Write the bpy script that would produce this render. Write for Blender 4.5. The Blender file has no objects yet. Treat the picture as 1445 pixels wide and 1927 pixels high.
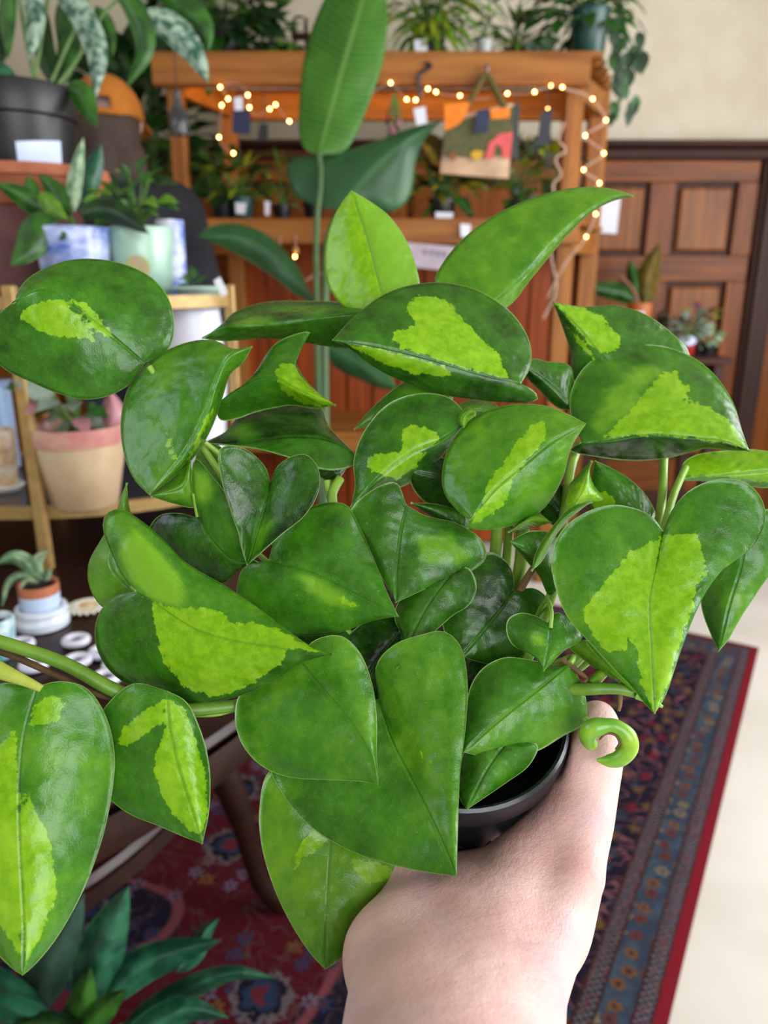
import bpy, math, random
import numpy as np
from mathutils import Vector, Matrix

# ---------------------------------------------------------------- camera, world, light, exposure
scene = bpy.context.scene
col = scene.collection
W, H, F = 1445.0, 1927.0, 1430.0
PITCH = math.radians(17.0)
CAM = np.array([0.0, 0.0, 1.2])
FWD = np.array([0.0, math.cos(PITCH), -math.sin(PITCH)])
UP = np.array([0.0, math.sin(PITCH), math.cos(PITCH)])
RT = np.array([1.0, 0.0, 0.0])
cd = bpy.data.cameras.new('camera')
cam = bpy.data.objects.new('camera', cd)
col.objects.link(cam)
cam.location = CAM
cam.rotation_euler = (math.radians(90) - PITCH, 0, 0)
cd.sensor_fit = 'VERTICAL'
cd.sensor_height = 36.0
cd.lens = F / H * 36.0
cd.clip_start = 0.02
cd.dof.use_dof = True
cd.dof.focus_distance = 0.325
cd.dof.aperture_fstop = cd.lens / 2.9
cd.dof.aperture_blades = 0
scene.camera = cam

world = bpy.data.worlds.new('daylight')
scene.world = world
world.use_nodes = True
world.node_tree.nodes['Background'].inputs[0].default_value = (0.75, 0.86, 1.0, 1)
world.node_tree.nodes['Background'].inputs[1].default_value = 0.6

def area_light(name, loc, aim, sx, sy, power, color):
    l = bpy.data.lights.new(name, 'AREA')
    l.shape = 'RECTANGLE'; l.size = sx; l.size_y = sy
    l.energy = power; l.color = color
    o = bpy.data.objects.new(name, l)
    col.objects.link(o)
    o.location = loc
    o.rotation_euler = (Vector(aim) - Vector(loc)).to_track_quat('-Z', 'Y').to_euler()
    return o
# shop-front windows: daylight through the back wall and the right wall, and a high window on the left
for wx0 in (0.55, 1.65):
    area_light('window_daylight', (wx0, -1.92, 1.75), (wx0 - .15, 3, 1.45), 0.95, 1.7, 40, (0.95, 0.98, 1.0))
area_light('window_daylight', (2.67, 0.55, 1.75), (-3, 0.9, 1.1), 1.2, 1.9, 84, (0.98, 0.98, 1.0))
area_light('window_daylight', (2.67, 2.05, 1.75), (-3, 2.1, 1.1), 1.2, 1.9, 50, (0.98, 0.98, 1.0))
area_light('window_daylight', (-2.17, 0.1, 2.3), (2, 0.6, 1.0), 1.4, 1.2, 20, (0.80, 0.91, 1.0))

vs = scene.view_settings
scene.cycles.adaptive_threshold = 0.03
scene.cycles.max_bounces = 7
scene.cycles.diffuse_bounces = 3
scene.cycles.glossy_bounces = 3
scene.cycles.transmission_bounces = 4
scene.cycles.sample_clamp_indirect = 6.0
scene.display_settings.display_device = 'sRGB'
vs.view_transform = 'Standard'
vs.look = 'None'
vs.exposure = 0.0
vs.gamma = 1.0
vs.use_curve_mapping = False

# ---------------------------------------------------------------- pixel rays of the photograph -> world
def ray(px, py):
    u = (px - W / 2) / F; v = (py - H / 2) / F
    return FWD + u * RT - v * UP
def at(px, py, D):
    return CAM + D * ray(px, py)
def atY(px, py, Y):
    r = ray(px, py); return CAM + r * (Y / r[1])
def atZ(px, py, Z):
    r = ray(px, py); return CAM + r * ((Z - CAM[2]) / r[2])

# ---------------------------------------------------------------- materials
def lin(c):
    if isinstance(c, str):
        c = [int(c[i:i + 2], 16) / 255 for i in (0, 2, 4)]
        c = [x / 12.92 if x <= 0.04045 else ((x + 0.055) / 1.055) ** 2.4 for x in c]
    return (c[0], c[1], c[2], 1.0)

class NT:
    def __init__(self, mat):
        mat.use_nodes = True
        self.t = mat.node_tree
        self.t.nodes.clear()
        self.out = self.n('ShaderNodeOutputMaterial')
    def n(self, typ, **kw):
        nd = self.t.nodes.new(typ)
        for k, v in kw.items(): setattr(nd, k, v)
        return nd
    def set(self, sock, v):
        if isinstance(v, bpy.types.NodeSocket): self.t.links.new(v, sock)
        elif isinstance(v, str): sock.default_value = lin(v)
        elif isinstance(v, (tuple, list)) and sock.type == 'RGBA' and len(v) == 3: sock.default_value = (*v, 1)
        else: sock.default_value = v
    def m(self, op, a, b=0.0, c=0.0, clamp=False):
        nd = self.n('ShaderNodeMath', operation=op, use_clamp=clamp)
        for i, x in enumerate((a, b, c)): self.set(nd.inputs[i], x)
        return nd.outputs[0]
    def ramp(self, x, lo, hi, a=0.0, b=1.0, smooth=True):
        nd = self.n('ShaderNodeMapRange', interpolation_type='SMOOTHSTEP' if smooth else 'LINEAR')
        for i, v in enumerate((x, lo, hi, a, b)): self.set(nd.inputs[i], v)
        return nd.outputs[0]
    def mix(self, f, a, b, blend='MIX'):
        nd = self.n('ShaderNodeMix', data_type='RGBA', blend_type=blend)
        self.set(nd.inputs[0], f); self.set(nd.inputs[6], a); self.set(nd.inputs[7], b)
        return nd.outputs[2]
    def noise(self, vec=None, scale=5.0, detail=3.0, rough=0.55, dist=0.0, color=False):
        nd = self.n('ShaderNodeTexNoise')
        if vec is not None: self.set(nd.inputs['Vector'], vec)
        nd.inputs['Scale'].default_value = scale; nd.inputs['Detail'].default_value = detail
        nd.inputs['Roughness'].default_value = rough; nd.inputs['Distortion'].default_value = dist
        return nd.outputs[1 if color else 0]
    def coord(self, kind='Object'):
        return self.n('ShaderNodeTexCoord').outputs[kind]
    def mapping(self, vec, scale=(1, 1, 1), rot=(0, 0, 0), loc=(0, 0, 0)):
        nd = self.n('ShaderNodeMapping')
        self.set(nd.inputs[0], vec)
        nd.inputs[1].default_value = loc; nd.inputs[2].default_value = rot; nd.inputs[3].default_value = scale
        return nd.outputs[0]
    def attr(self, name, out='Fac'):
        nd = self.n('ShaderNodeAttribute'); nd.attribute_name = name
        return nd.outputs[out]
    def sep(self, v):
        nd = self.n('ShaderNodeSeparateXYZ'); self.set(nd.inputs[0], v)
        return nd.outputs
    def bump(self, h, strength=0.3, dist=0.01, normal=None):
        nd = self.n('ShaderNodeBump')
        nd.inputs['Strength'].default_value = strength; nd.inputs['Distance'].default_value = dist
        self.set(nd.inputs['Height'], h)
        if normal is not None: self.set(nd.inputs['Normal'], normal)
        return nd.outputs[0]
    def principled(self, color, rough=0.5, **kw):
        nd = self.n('ShaderNodeBsdfPrincipled')
        self.set(nd.inputs['Base Color'], color); self.set(nd.inputs['Roughness'], rough)
        for k, v in kw.items(): self.set(nd.inputs[k.replace('_', ' ')], v)
        return nd.outputs[0]
    def done(self, sh):
        self.t.links.new(sh, self.out.inputs[0])

MATS = {}
def mat(name, c1, c2=None, rough=0.5, scale=20.0, bump=0.0, bscale=None, stretch=(1, 1, 1), metal=0.0, **kw):
    if name in MATS: return MATS[name]
    m = bpy.data.materials.new(name); MATS[name] = m
    t = NT(m)
    co = t.mapping(t.coord(), scale=stretch)
    c2 = c2 or c1
    nz = t.noise(co, scale, 4.0)
    color = t.mix(t.ramp(nz, 0.3, 0.7), c1, c2)
    extra = dict(kw)
    if metal: extra['Metallic'] = metal
    if bump:
        extra['Normal'] = t.bump(t.noise(co, bscale or scale * 3, 3.0), bump, 0.003)
    t.done(t.principled(color, rough, **extra))
    return m
def mat_glow(name, color, strength):
    m = bpy.data.materials.new(name); MATS[name] = m
    t = NT(m)
    e = t.n('ShaderNodeEmission'); t.set(e.inputs[0], color); e.inputs[1].default_value = strength
    t.done(e.outputs[0])
    m.cycles.emission_sampling = 'NONE'
    return m
def mat_leaf(name, c1, c2, rough=0.42, scale=30.0, trans=0.18, vein=None):
    """foliage of the plants around the room: blotched two-tone colour, some light through the blade"""
    if name in MATS: return MATS[name]
    m = bpy.data.materials.new(name); MATS[name] = m
    t = NT(m)
    co = t.coord()
    color = t.mix(t.ramp(t.noise(co, scale, 4.0), 0.38, 0.62), c1, c2)
    if vein:
        s = t.m('ABSOLUTE', t.attr('across'))
        lat = t.m('SINE', t.m('MULTIPLY', t.m('SUBTRACT', t.attr('along'), t.m('MULTIPLY', s, .06)), 190.0))
        color = t.mix(t.ramp(lat, .2, 1.0, 0.0, .22), color, vein)
        color = t.mix(t.ramp(s, 0.02, 0.10, 0.75, 0.0), color, vein)
    sh = t.principled(color, rough, Normal=t.bump(t.noise(co, scale * 2, 2.0), 0.25, 0.004))
    tr = t.n('ShaderNodeBsdfTranslucent'); t.set(tr.inputs[0], color)
    mx = t.n('ShaderNodeMixShader'); mx.inputs[0].default_value = trans
    t.t.links.new(sh, mx.inputs[1]); t.t.links.new(tr.outputs[0], mx.inputs[2])
    t.done(mx.outputs[0])
    return m

# ---------------------------------------------------------------- mesh helpers
def ploc(parent):
    p = np.zeros(3)
    while parent is not None:
        p = p + np.array(parent.location); parent = parent.parent
    return p
def mesh_obj(name, verts, faces, material, parent=None, smooth=True, mids=None, autosmooth=None):
    """one mesh object; vertices are given in world space"""
    off = ploc(parent)
    me = bpy.data.meshes.new(name)
    me.from_pydata([tuple(np.asarray(v, float) - off) for v in verts], [], [tuple(f) for f in faces])
    for mm in (material if isinstance(material, (list, tuple)) else [material]): me.materials.append(mm)
    if mids is not None: me.polygons.foreach_set('material_index', np.asarray(mids, np.int32))
    if smooth: me.polygons.foreach_set('use_smooth', np.ones(len(me.polygons), bool))
    me.update()
    if smooth and autosmooth is not None:
        me.set_sharp_from_angle(angle=math.radians(autosmooth))
    o = bpy.data.objects.new(name, me)
    col.objects.link(o)
    o.parent = parent
    return o
def tag(o, label=None, cat=None, group=None, kind=None):
    for k, v in (('label', label), ('category', cat), ('group', group), ('kind', kind)):
        if v: o[k] = v
    return o
def thing(name, label, cat, loc, group=None):
    o = bpy.data.objects.new(name, None)
    o.empty_display_size = 0.05
    col.objects.link(o)
    o.location = loc
    return tag(o, label, cat, group)

class MB:
    def __init__(s): s.v = []; s.f = []
    def add(s, v, f):
        b = len(s.v); s.v += [np.asarray(x, float) for x in v]; s.f += [tuple(i + b for i in q) for q in f]; return s
    def obj(s, name, material, parent=None, smooth=True, auto=40):
        return mesh_obj(name, s.v, s.f, material, parent, smooth, autosmooth=auto)
    def box(s, lo, hi, bev=0.0, rz=0.0, center=None):
        lo = np.array(lo, float); hi = np.array(hi, float)
        b = min(bev, 0.45 * float(np.min(hi - lo)))
        c = (lo + hi) / 2
        if b <= 0:
            v = [np.array([x, y, z]) for z in (lo[2], hi[2]) for y in (lo[1], hi[1]) for x in (lo[0], hi[0])]
            f = [(0, 2, 3, 1), (4, 5, 7, 6), (0, 1, 5, 4), (2, 6, 7, 3), (0, 4, 6, 2), (1, 3, 7, 5)]
        else:
            # chamfered box: 24 vertices
            v = []; idx = {}
            for ax in range(3):
                for sx in (0, 1):
                    for sy in (0, 1):
                        for sz in (0, 1):
                            sg = (sx, sy, sz); p = np.zeros(3)
                            for k in range(3):
                                e = hi[k] if sg[k] else lo[k]
                                p[k] = e if k == ax else (e - b if sg[k] else e + b)
                            idx[(ax, sx, sy, sz)] = len(v); v.append(p)
            f = []
            for ax in range(3):
                o1, o2 = [k for k in range(3) if k != ax]
                for sd in (0, 1):
                    q = []
                    for (a, c2) in ((0, 0), (1, 0), (1, 1), (0, 1)):
                        g = [0, 0, 0]; g[ax] = sd; g[o1] = a; g[o2] = c2; q.append(idx[(ax, *g)])
                    f.append(tuple(q))
            for ax in range(3):
                o1, o2 = [k for k in range(3) if k != ax]
                for a in (0, 1):
                    for c2 in (0, 1):
                        q = []
                        for (face, e) in ((o1, 0), (o1, 1), (o2, 1), (o2, 0)):
                            g = [0, 0, 0]; g[o1] = a; g[o2] = c2; g[ax] = e; q.append(idx[(face, *g)])
                        f.append(tuple(q))
            for sx in (0, 1):
                for sy in (0, 1):
                    for sz in (0, 1):
                        f.append((idx[(0, sx, sy, sz)], idx[(1, sx, sy, sz)], idx[(2, sx, sy, sz)]))
        if rz:
            c0 = c if center is None else np.array(center, float)
            cs, sn = math.cos(rz), math.sin(rz)
            v = [c0 + np.array([cs * (p - c0)[0] - sn * (p - c0)[1], sn * (p - c0)[0] + cs * (p - c0)[1], (p - c0)[2]]) for p in v]
        return s.add(v, f)
    def lathe(s, prof, origin, axis=(0, 0, 1), seg=32, sx=1.0, sy=1.0, cap=True):
        a = np.array(axis, float); a /= np.linalg.norm(a)
        e1 = np.cross(a, [0, 1, 0]) if abs(a[1]) < 0.9 else np.cross(a, [1, 0, 0])
        e1 /= np.linalg.norm(e1); e2 = np.cross(a, e1)
        o = np.array(origin, float); v = []; f = []
        n = len(prof)
        for r, z in prof:
            for k in range(seg):
                t = 2 * math.pi * k / seg
                v.append(o + a * z + r * (math.cos(t) * e1 * sx + math.sin(t) * e2 * sy))
        for i in range(n - 1):
            for k in range(seg):
                k2 = (k + 1) % seg
                f.append((i * seg + k, i * seg + k2, (i + 1) * seg + k2, (i + 1) * seg + k))
        if cap:
            f.append(tuple(reversed(range(seg))))
            f.append(tuple((n - 1) * seg + k for k in range(seg)))
        return s.add(v, f)
    def tube(s, path, rad, seg=10, closed=False, cap=True):
        p = np.array(path, float); n = len(p)
        rad = np.broadcast_to(np.asarray(rad, float), (n,)) if np.ndim(rad) == 0 or len(rad) == n else np.interp(np.linspace(0, 1, n), np.linspace(0, 1, len(rad)), rad)
        tn = np.gradient(p, axis=0) if not closed else np.roll(p, -1, 0) - np.roll(p, 1, 0)
        tn /= np.linalg.norm(tn, axis=1)[:, None] + 1e-12
        ref = np.array([0, 0, 1.0]) if abs(tn[0][2]) < 0.9 else np.array([1.0, 0, 0])
        v = []; f = []
        e1 = np.cross(tn[0], ref); e1 /= np.linalg.norm(e1)
        for i in range(n):
            e1 = e1 - tn[i] * np.dot(e1, tn[i]); e1 /= np.linalg.norm(e1) + 1e-12
            e2 = np.cross(tn[i], e1)
            for k in range(seg):
                t = 2 * math.pi * k / seg
                v.append(p[i] + rad[i] * (math.cos(t) * e1 + math.sin(t) * e2))
        m = n if closed else n - 1
        for i in range(m):
            j = (i + 1) % n
            for k in range(seg):
                k2 = (k + 1) % seg
                f.append((i * seg + k, i * seg + k2, j * seg + k2, j * seg + k))
        if cap and not closed:
            f.append(tuple(reversed(range(seg)))); f.append(tuple((n - 1) * seg + k for k in range(seg)))
        return s.add(v, f)
    def prism(s, poly, thick):
        """flat polygon (3D points) given a thickness vector"""
        n = len(poly); t = np.array(thick, float)
        v = [np.array(p, float) for p in poly] + [np.array(p, float) + t for p in poly]
        f = [tuple(range(n)), tuple(reversed(range(n, 2 * n)))] + [(i, (i + 1) % n + 0, (i + 1) % n + n, i + n) for i in range(n)]
        return s.add(v, f)

def spline(pts, n):
    """Catmull-Rom through the points, resampled to n points evenly by arc length"""
    P = np.array(pts, float)
    if len(P) == 2:
        return P[0] + np.linspace(0, 1, n)[:, None] * (P[1] - P[0])
    Q = np.vstack([2 * P[0] - P[1], P, 2 * P[-1] - P[-2]])
    out = []
    for i in range(1, len(Q) - 2):
        p0, p1, p2, p3 = Q[i - 1], Q[i], Q[i + 1], Q[i + 2]
        # centripetal parametrisation keeps tight corners free of loops
        d = lambda a, b: max(np.linalg.norm(a[:2] - b[:2]) ** 0.5, 1e-4)
        t0 = 0; t1 = t0 + d(p0, p1); t2 = t1 + d(p1, p2); t3 = t2 + d(p2, p3)
        for t in np.linspace(t1, t2, 14, endpoint=False):
            A1 = (t1 - t) / (t1 - t0) * p0 + (t - t0) / (t1 - t0) * p1
            A2 = (t2 - t) / (t2 - t1) * p1 + (t - t1) / (t2 - t1) * p2
            A3 = (t3 - t) / (t3 - t2) * p2 + (t - t2) / (t3 - t2) * p3
            B1 = (t2 - t) / (t2 - t0) * A1 + (t - t0) / (t2 - t0) * A2
            B2 = (t3 - t) / (t3 - t1) * A2 + (t - t1) / (t3 - t1) * A3
            out.append((t2 - t) / (t2 - t1) * B1 + (t - t1) / (t2 - t1) * B2)
    out.append(P[-1])
    out = np.array(out)
    seg = np.linalg.norm(np.diff(out, axis=0), axis=1)
    s = np.concatenate([[0], np.cumsum(seg)]); s /= s[-1]
    x = np.linspace(0, 1, n)
    return np.stack([np.interp(x, s, out[:, k]) for k in range(out.shape[1])], 1)

# signed-distance bodies -> one continuous surface (surface nets)
def round_cone(P, a, b, ra, rb):
    a = np.array(a, float); b = np.array(b, float)
    ba = b - a; l2 = ba @ ba
    h = np.clip(((P - a) @ ba) / l2, 0, 1)
    return np.linalg.norm(P - a - h[..., None] * ba, axis=-1) - (ra + (rb - ra) * h)
def sdf_mesh(prims, k, vox, carve=None):
    """prims: (a, b, ra, rb); smooth union with radius k; returns verts, faces"""
    A = np.array([p[0] for p in prims] + [p[1] for p in prims]); R = max(max(p[2], p[3]) for p in prims)
    lo = A.min(0) - R - 3 * vox; hi = A.max(0) + R + 3 * vox
    n = np.ceil((hi - lo) / vox).astype(int) + 1
    ax = [lo[i] + np.arange(n[i]) * vox for i in range(3)]
    G = np.stack(np.meshgrid(*ax, indexing='ij'), -1)
    D = None
    for a, b, ra, rb in prims:
        d = round_cone(G, a, b, ra, rb)
        if D is None: D = d
        else:
            h = np.clip(0.5 + 0.5 * (d - D) / k, 0, 1)
            D = d * (1 - h) + D * h - k * h * (1 - h)
    if carve is not None: D = np.maximum(D, carve(G))
    ins = D < 0
    c = [ins[i:n[0] - 1 + i, j:n[1] - 1 + j, l:n[2] - 1 + l] for i in (0, 1) for j in (0, 1) for l in (0, 1)]
    s = sum(x.astype(int) for x in c)
    cell = (s > 0) & (s < 8)
    ids = -np.ones(cell.shape, int); ids[cell] = np.arange(cell.sum())
    I = np.argwhere(cell)
    acc = np.zeros((len(I), 3)); cnt = np.zeros(len(I))
    cor = [(i, j, l) for i in (0, 1) for j in (0, 1) for l in (0, 1)]
    for e in range(8):
        for g in range(e + 1, 8):
            if sum(abs(cor[e][q] - cor[g][q]) for q in range(3)) != 1: continue
            d0 = D[tuple((I + cor[e]).T)]; d1 = D[tuple((I + cor[g]).T)]
            m = (d0 < 0) != (d1 < 0)
            t = np.where(m, d0 / (d0 - d1 + 1e-20), 0)[:, None]
            acc += np.where(m[:, None], np.array(cor[e]) + t * (np.array(cor[g]) - np.array(cor[e])), 0); cnt += m
    V = lo + (I + acc / cnt[:, None]) * vox
    faces = []
    for a in range(3):
        b, c2 = (a + 1) % 3, (a + 2) % 3
        sl0 = [slice(None)] * 3; sl1 = [slice(None)] * 3
        sl0[a] = slice(0, -1); sl1[a] = slice(1, None)
        chg = ins[tuple(sl0)] != ins[tuple(sl1)]
        E = np.argwhere(chg)
        E = E[(E[:, b] > 0) & (E[:, c2] > 0) & (E[:, b] < n[b] - 1) & (E[:, c2] < n[c2] - 1)]
        eb = np.zeros(3, int); eb[b] = 1; ec = np.zeros(3, int); ec[c2] = 1
        q = np.stack([ids[tuple((E - eb - ec).T)], ids[tuple((E - ec).T)], ids[tuple(E.T)], ids[tuple((E - eb).T)]], 1)
        flip = ~ins[tuple(E.T)]
        q[flip] = q[flip][:, ::-1]
        faces.append(q)
    return V, np.vstack(faces).tolist()
# ================================================================ the setting
def struct(o): o['kind'] = 'structure'; return o
M_floor = mat('pale_stone_floor', 'd9d6cd', 'cbc7bd', rough=0.35, scale=2.5, bump=0.03)
M_cream = mat('cream_plaster', 'cfc6b2', 'c6bca6', rough=0.85, scale=6, bump=0.25, bscale=90)
M_white = mat('white_paint', 'e8e6e0', 'dedbd4', rough=0.6, scale=4)
def wood(name, c1, c2, rough=0.45, axis=2, scale=9.0):
    m = bpy.data.materials.new(name); MATS[name] = m
    t = NT(m)
    st = [14.0, 14.0, 14.0]; st[axis] = 0.9
    co = t.mapping(t.coord(), scale=st)
    g = t.noise(co, scale / 4, 5.0, 0.6, 0.6)
    color = t.mix(t.ramp(g, 0.3, 0.72), c1, c2)
    t.done(t.principled(color, rough, Normal=t.bump(g, 0.12, 0.004), **{'Specular IOR Level': .25}))
    return m
M_oak_v = wood('stained_oak_upright', '83460f', '552b08', 0.4, 2)
M_oak_h = wood('stained_oak_level', '83460f', '552b08', 0.4, 0)
M_oakp = wood('stained_oak_panel', '905316', '62350a', 0.36, 2)
M_dark_v = wood('dark_stained_casing', '3b2018', '28140f', 0.5, 2)
M_dark_h = wood('dark_stained_rail', '46261a', '2e1710', 0.6, 0)
M_fir_v = wood('fir_lumber_upright', 'a0682e', '7e4a1e', 0.5, 2)
M_fir_h = wood('fir_lumber_level', 'a0682e', '7c471b', 0.5, 0)
M_fir_y = wood('fir_lumber_deep', 'a0682e', '7c471b', 0.5, 1)
M_cedar = wood('cedar_boards', '9a440a', '702c05', 0.5, 2)
M_table = wood('dark_walnut', '2a140e', '1a0b07', 0.3, 0)
M_tedge = wood('walnut_edge', '2a1208', '1a0b05', 0.5, 0)

XL, XR, YB, YF, ZC = -2.25, 2.75, -2.0, 3.95, 3.1
struct(MB().box((XL - .1, YB - .1, -.1), (XR + .1, YF + .1, 0)).obj('floor', M_floor))
struct(MB().box((XL - .1, YB - .1, ZC), (XR + .1, YF + .1, ZC + .1)).obj('ceiling', mat('tan_ceiling', 'a89a86', '9c8f7c', rough=.7, scale=5)))
wf = struct(MB().box((XL - .1, YF, 0), (XR + .1, YF + .1, ZC)).obj('wall_front', M_cream))
# left wall with one window, right wall and back wall with shop windows (out of frame, they let the day in)
def wall_with_hole(name, axis, pos, lo, hi, hlo, hhi, zlo, zhi, m):
    b = MB()
    def bx(a0, a1, z0, z1):
        if axis == 0: b.box((pos[0], a0, z0), (pos[1], a1, z1))
        else: b.box((a0, pos[0], z0), (a1, pos[1], z1))
    bx(lo, hlo, 0, ZC); bx(hhi, hi, 0, ZC); bx(hlo, hhi, 0, zlo); bx(hlo, hhi, zhi, ZC)
    return struct(b.obj(name, m))
def window(name, axis, pos, a0, a1, z0, z1, bars):
    f = MB()
    def bx(p0, p1, q0, q1):
        if axis == 0: f.box((pos - .03, p0, q0), (pos + .03, p1, q1), .006)
        else: f.box((p0, pos - .03, q0), (p1, pos + .03, q1), .006)
    w = .06
    bx(a0, a0 + w, z0, z1); bx(a1 - w, a1, z0, z1); bx(a0, a1, z0, z0 + w); bx(a0, a1, z1 - w, z1)
    for k in range(1, bars):
        a = a0 + (a1 - a0) * k / bars; bx(a - .02, a + .02, z0, z1)
    return struct(f.obj(name, M_oak_v))
wall_with_hole('wall_left', 0, (XL - .1, XL), YB, YF, -.7, .9, 1.6, 2.95, M_cream)
window('window_1', 0, XL - .05, -.7, .9, 1.6, 2.95, 2)
wall_with_hole('wall_right', 0, (XR, XR + .1), YB, YF, -.1, 2.7, .7, 2.8, M_cream)
window('window_2', 0, XR + .05, -.1, 2.7, .7, 2.8, 2)
wall_with_hole('wall_back', 1, (YB - .1, YB), XL, XR, 0.0, 2.2, .8, 2.7, M_cream)
window('window_3', 1, YB - .05, 0.0, 2.2, .8, 2.7, 2)

# panelled wainscot on the wall ahead
zr = atY(1300, 268, YF)[2]           # top of the cap rail
def wx(px, py=400): return float(atY(px, py, YF)[0])
wains = struct(MB().box((XL, YF - .022, .0), (XR, YF, zr - .03)).obj('wainscot', M_dark_v))
capr = MB().box((XL, YF - .085, zr - .03), (XR, YF, zr), .008).box((XL, YF - .06, zr - .085), (XR, YF, zr - .03), .012).obj('cap_rail', M_dark_h, wains)
z1, z2 = float(atY(1320, 345, YF)[2]), float(atY(1320, 482, YF)[2])
z3 = float(atY(1310, 530, YF)[2])
xs = [wx(-160), wx(110), wx(340), wx(570), wx(800), wx(1000), wx(1238), wx(1400)]
edges = xs
MB().box((XL, YF - .05, z1), (wx(1412), YF - .02, zr - .085), .004).obj('rail', M_oak_h, wains)
MB().box((XL, YF - .05, z3), (wx(1412), YF - .02, z2), .004).obj('rail', M_oak_h, wains)
MB().box((XL, YF - .05, .12), (wx(1412), YF - .02, .30), .004).obj('rail', M_oak_h, wains)
MB().box((XL, YF - .05, 0), (wx(1412), YF - .015, .12), .006).obj('plinth', M_dark_h, wains)
SW = .062
for x in edges:
    for (a, b) in ((z2, z1), (.30, z3)):
        MB().box((x - SW, YF - .05, a), (x + SW, YF - .02, b), .003).obj('stile', M_oak_v, wains)
for i in range(len(edges) - 1):
    for (a, b) in ((z2, z1), (.30, z3)):
        x0, x1 = edges[i] + SW, edges[i + 1] - SW
        MB().box((x0 + .022, YF - .044, a + .022), (x1 - .022, YF - .02, b - .022), .014).obj('panel', M_oakp, wains)
# dark door casing at the right end of the panelling, with the door beyond it
dx = wx(1414)
cs = struct(MB().box((dx, YF - .075, 0), (dx + .13, YF, zr - .085), .008).box((dx + .02, YF - .095, 0), (dx + .06, YF - .07, zr - .085), .006).obj('trim_1', M_dark_v))
dr = struct(MB().box((dx + .13, YF - .03, 0), (dx + 1.05, YF, zr - .085), .003).obj('door_1', M_oak_v))
for (a, b) in ((.2, .85), (1.0, zr - .25)):
    for q in (0, 1):
        MB().box((dx + .22 + q * .4, YF - .045, a), (dx + .54 + q * .4, YF - .02, b), .012).obj('door_panel', M_oakp, dr)
# sheet of paper pinned to the panel by the shelf
pp = [atY(x, y, YF - .055) for x, y in ((1124, 374), (1168, 370), (1160, 440), (1126, 438))]
tag(MB().prism(pp, (0, -.002, 0)).obj('paper_sheet', mat('white_paper', 'e3e6f2', rough=.8), smooth=False),
    'blank white paper sheet pinned on the wood panelling beside the shelf post', 'paper')

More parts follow.
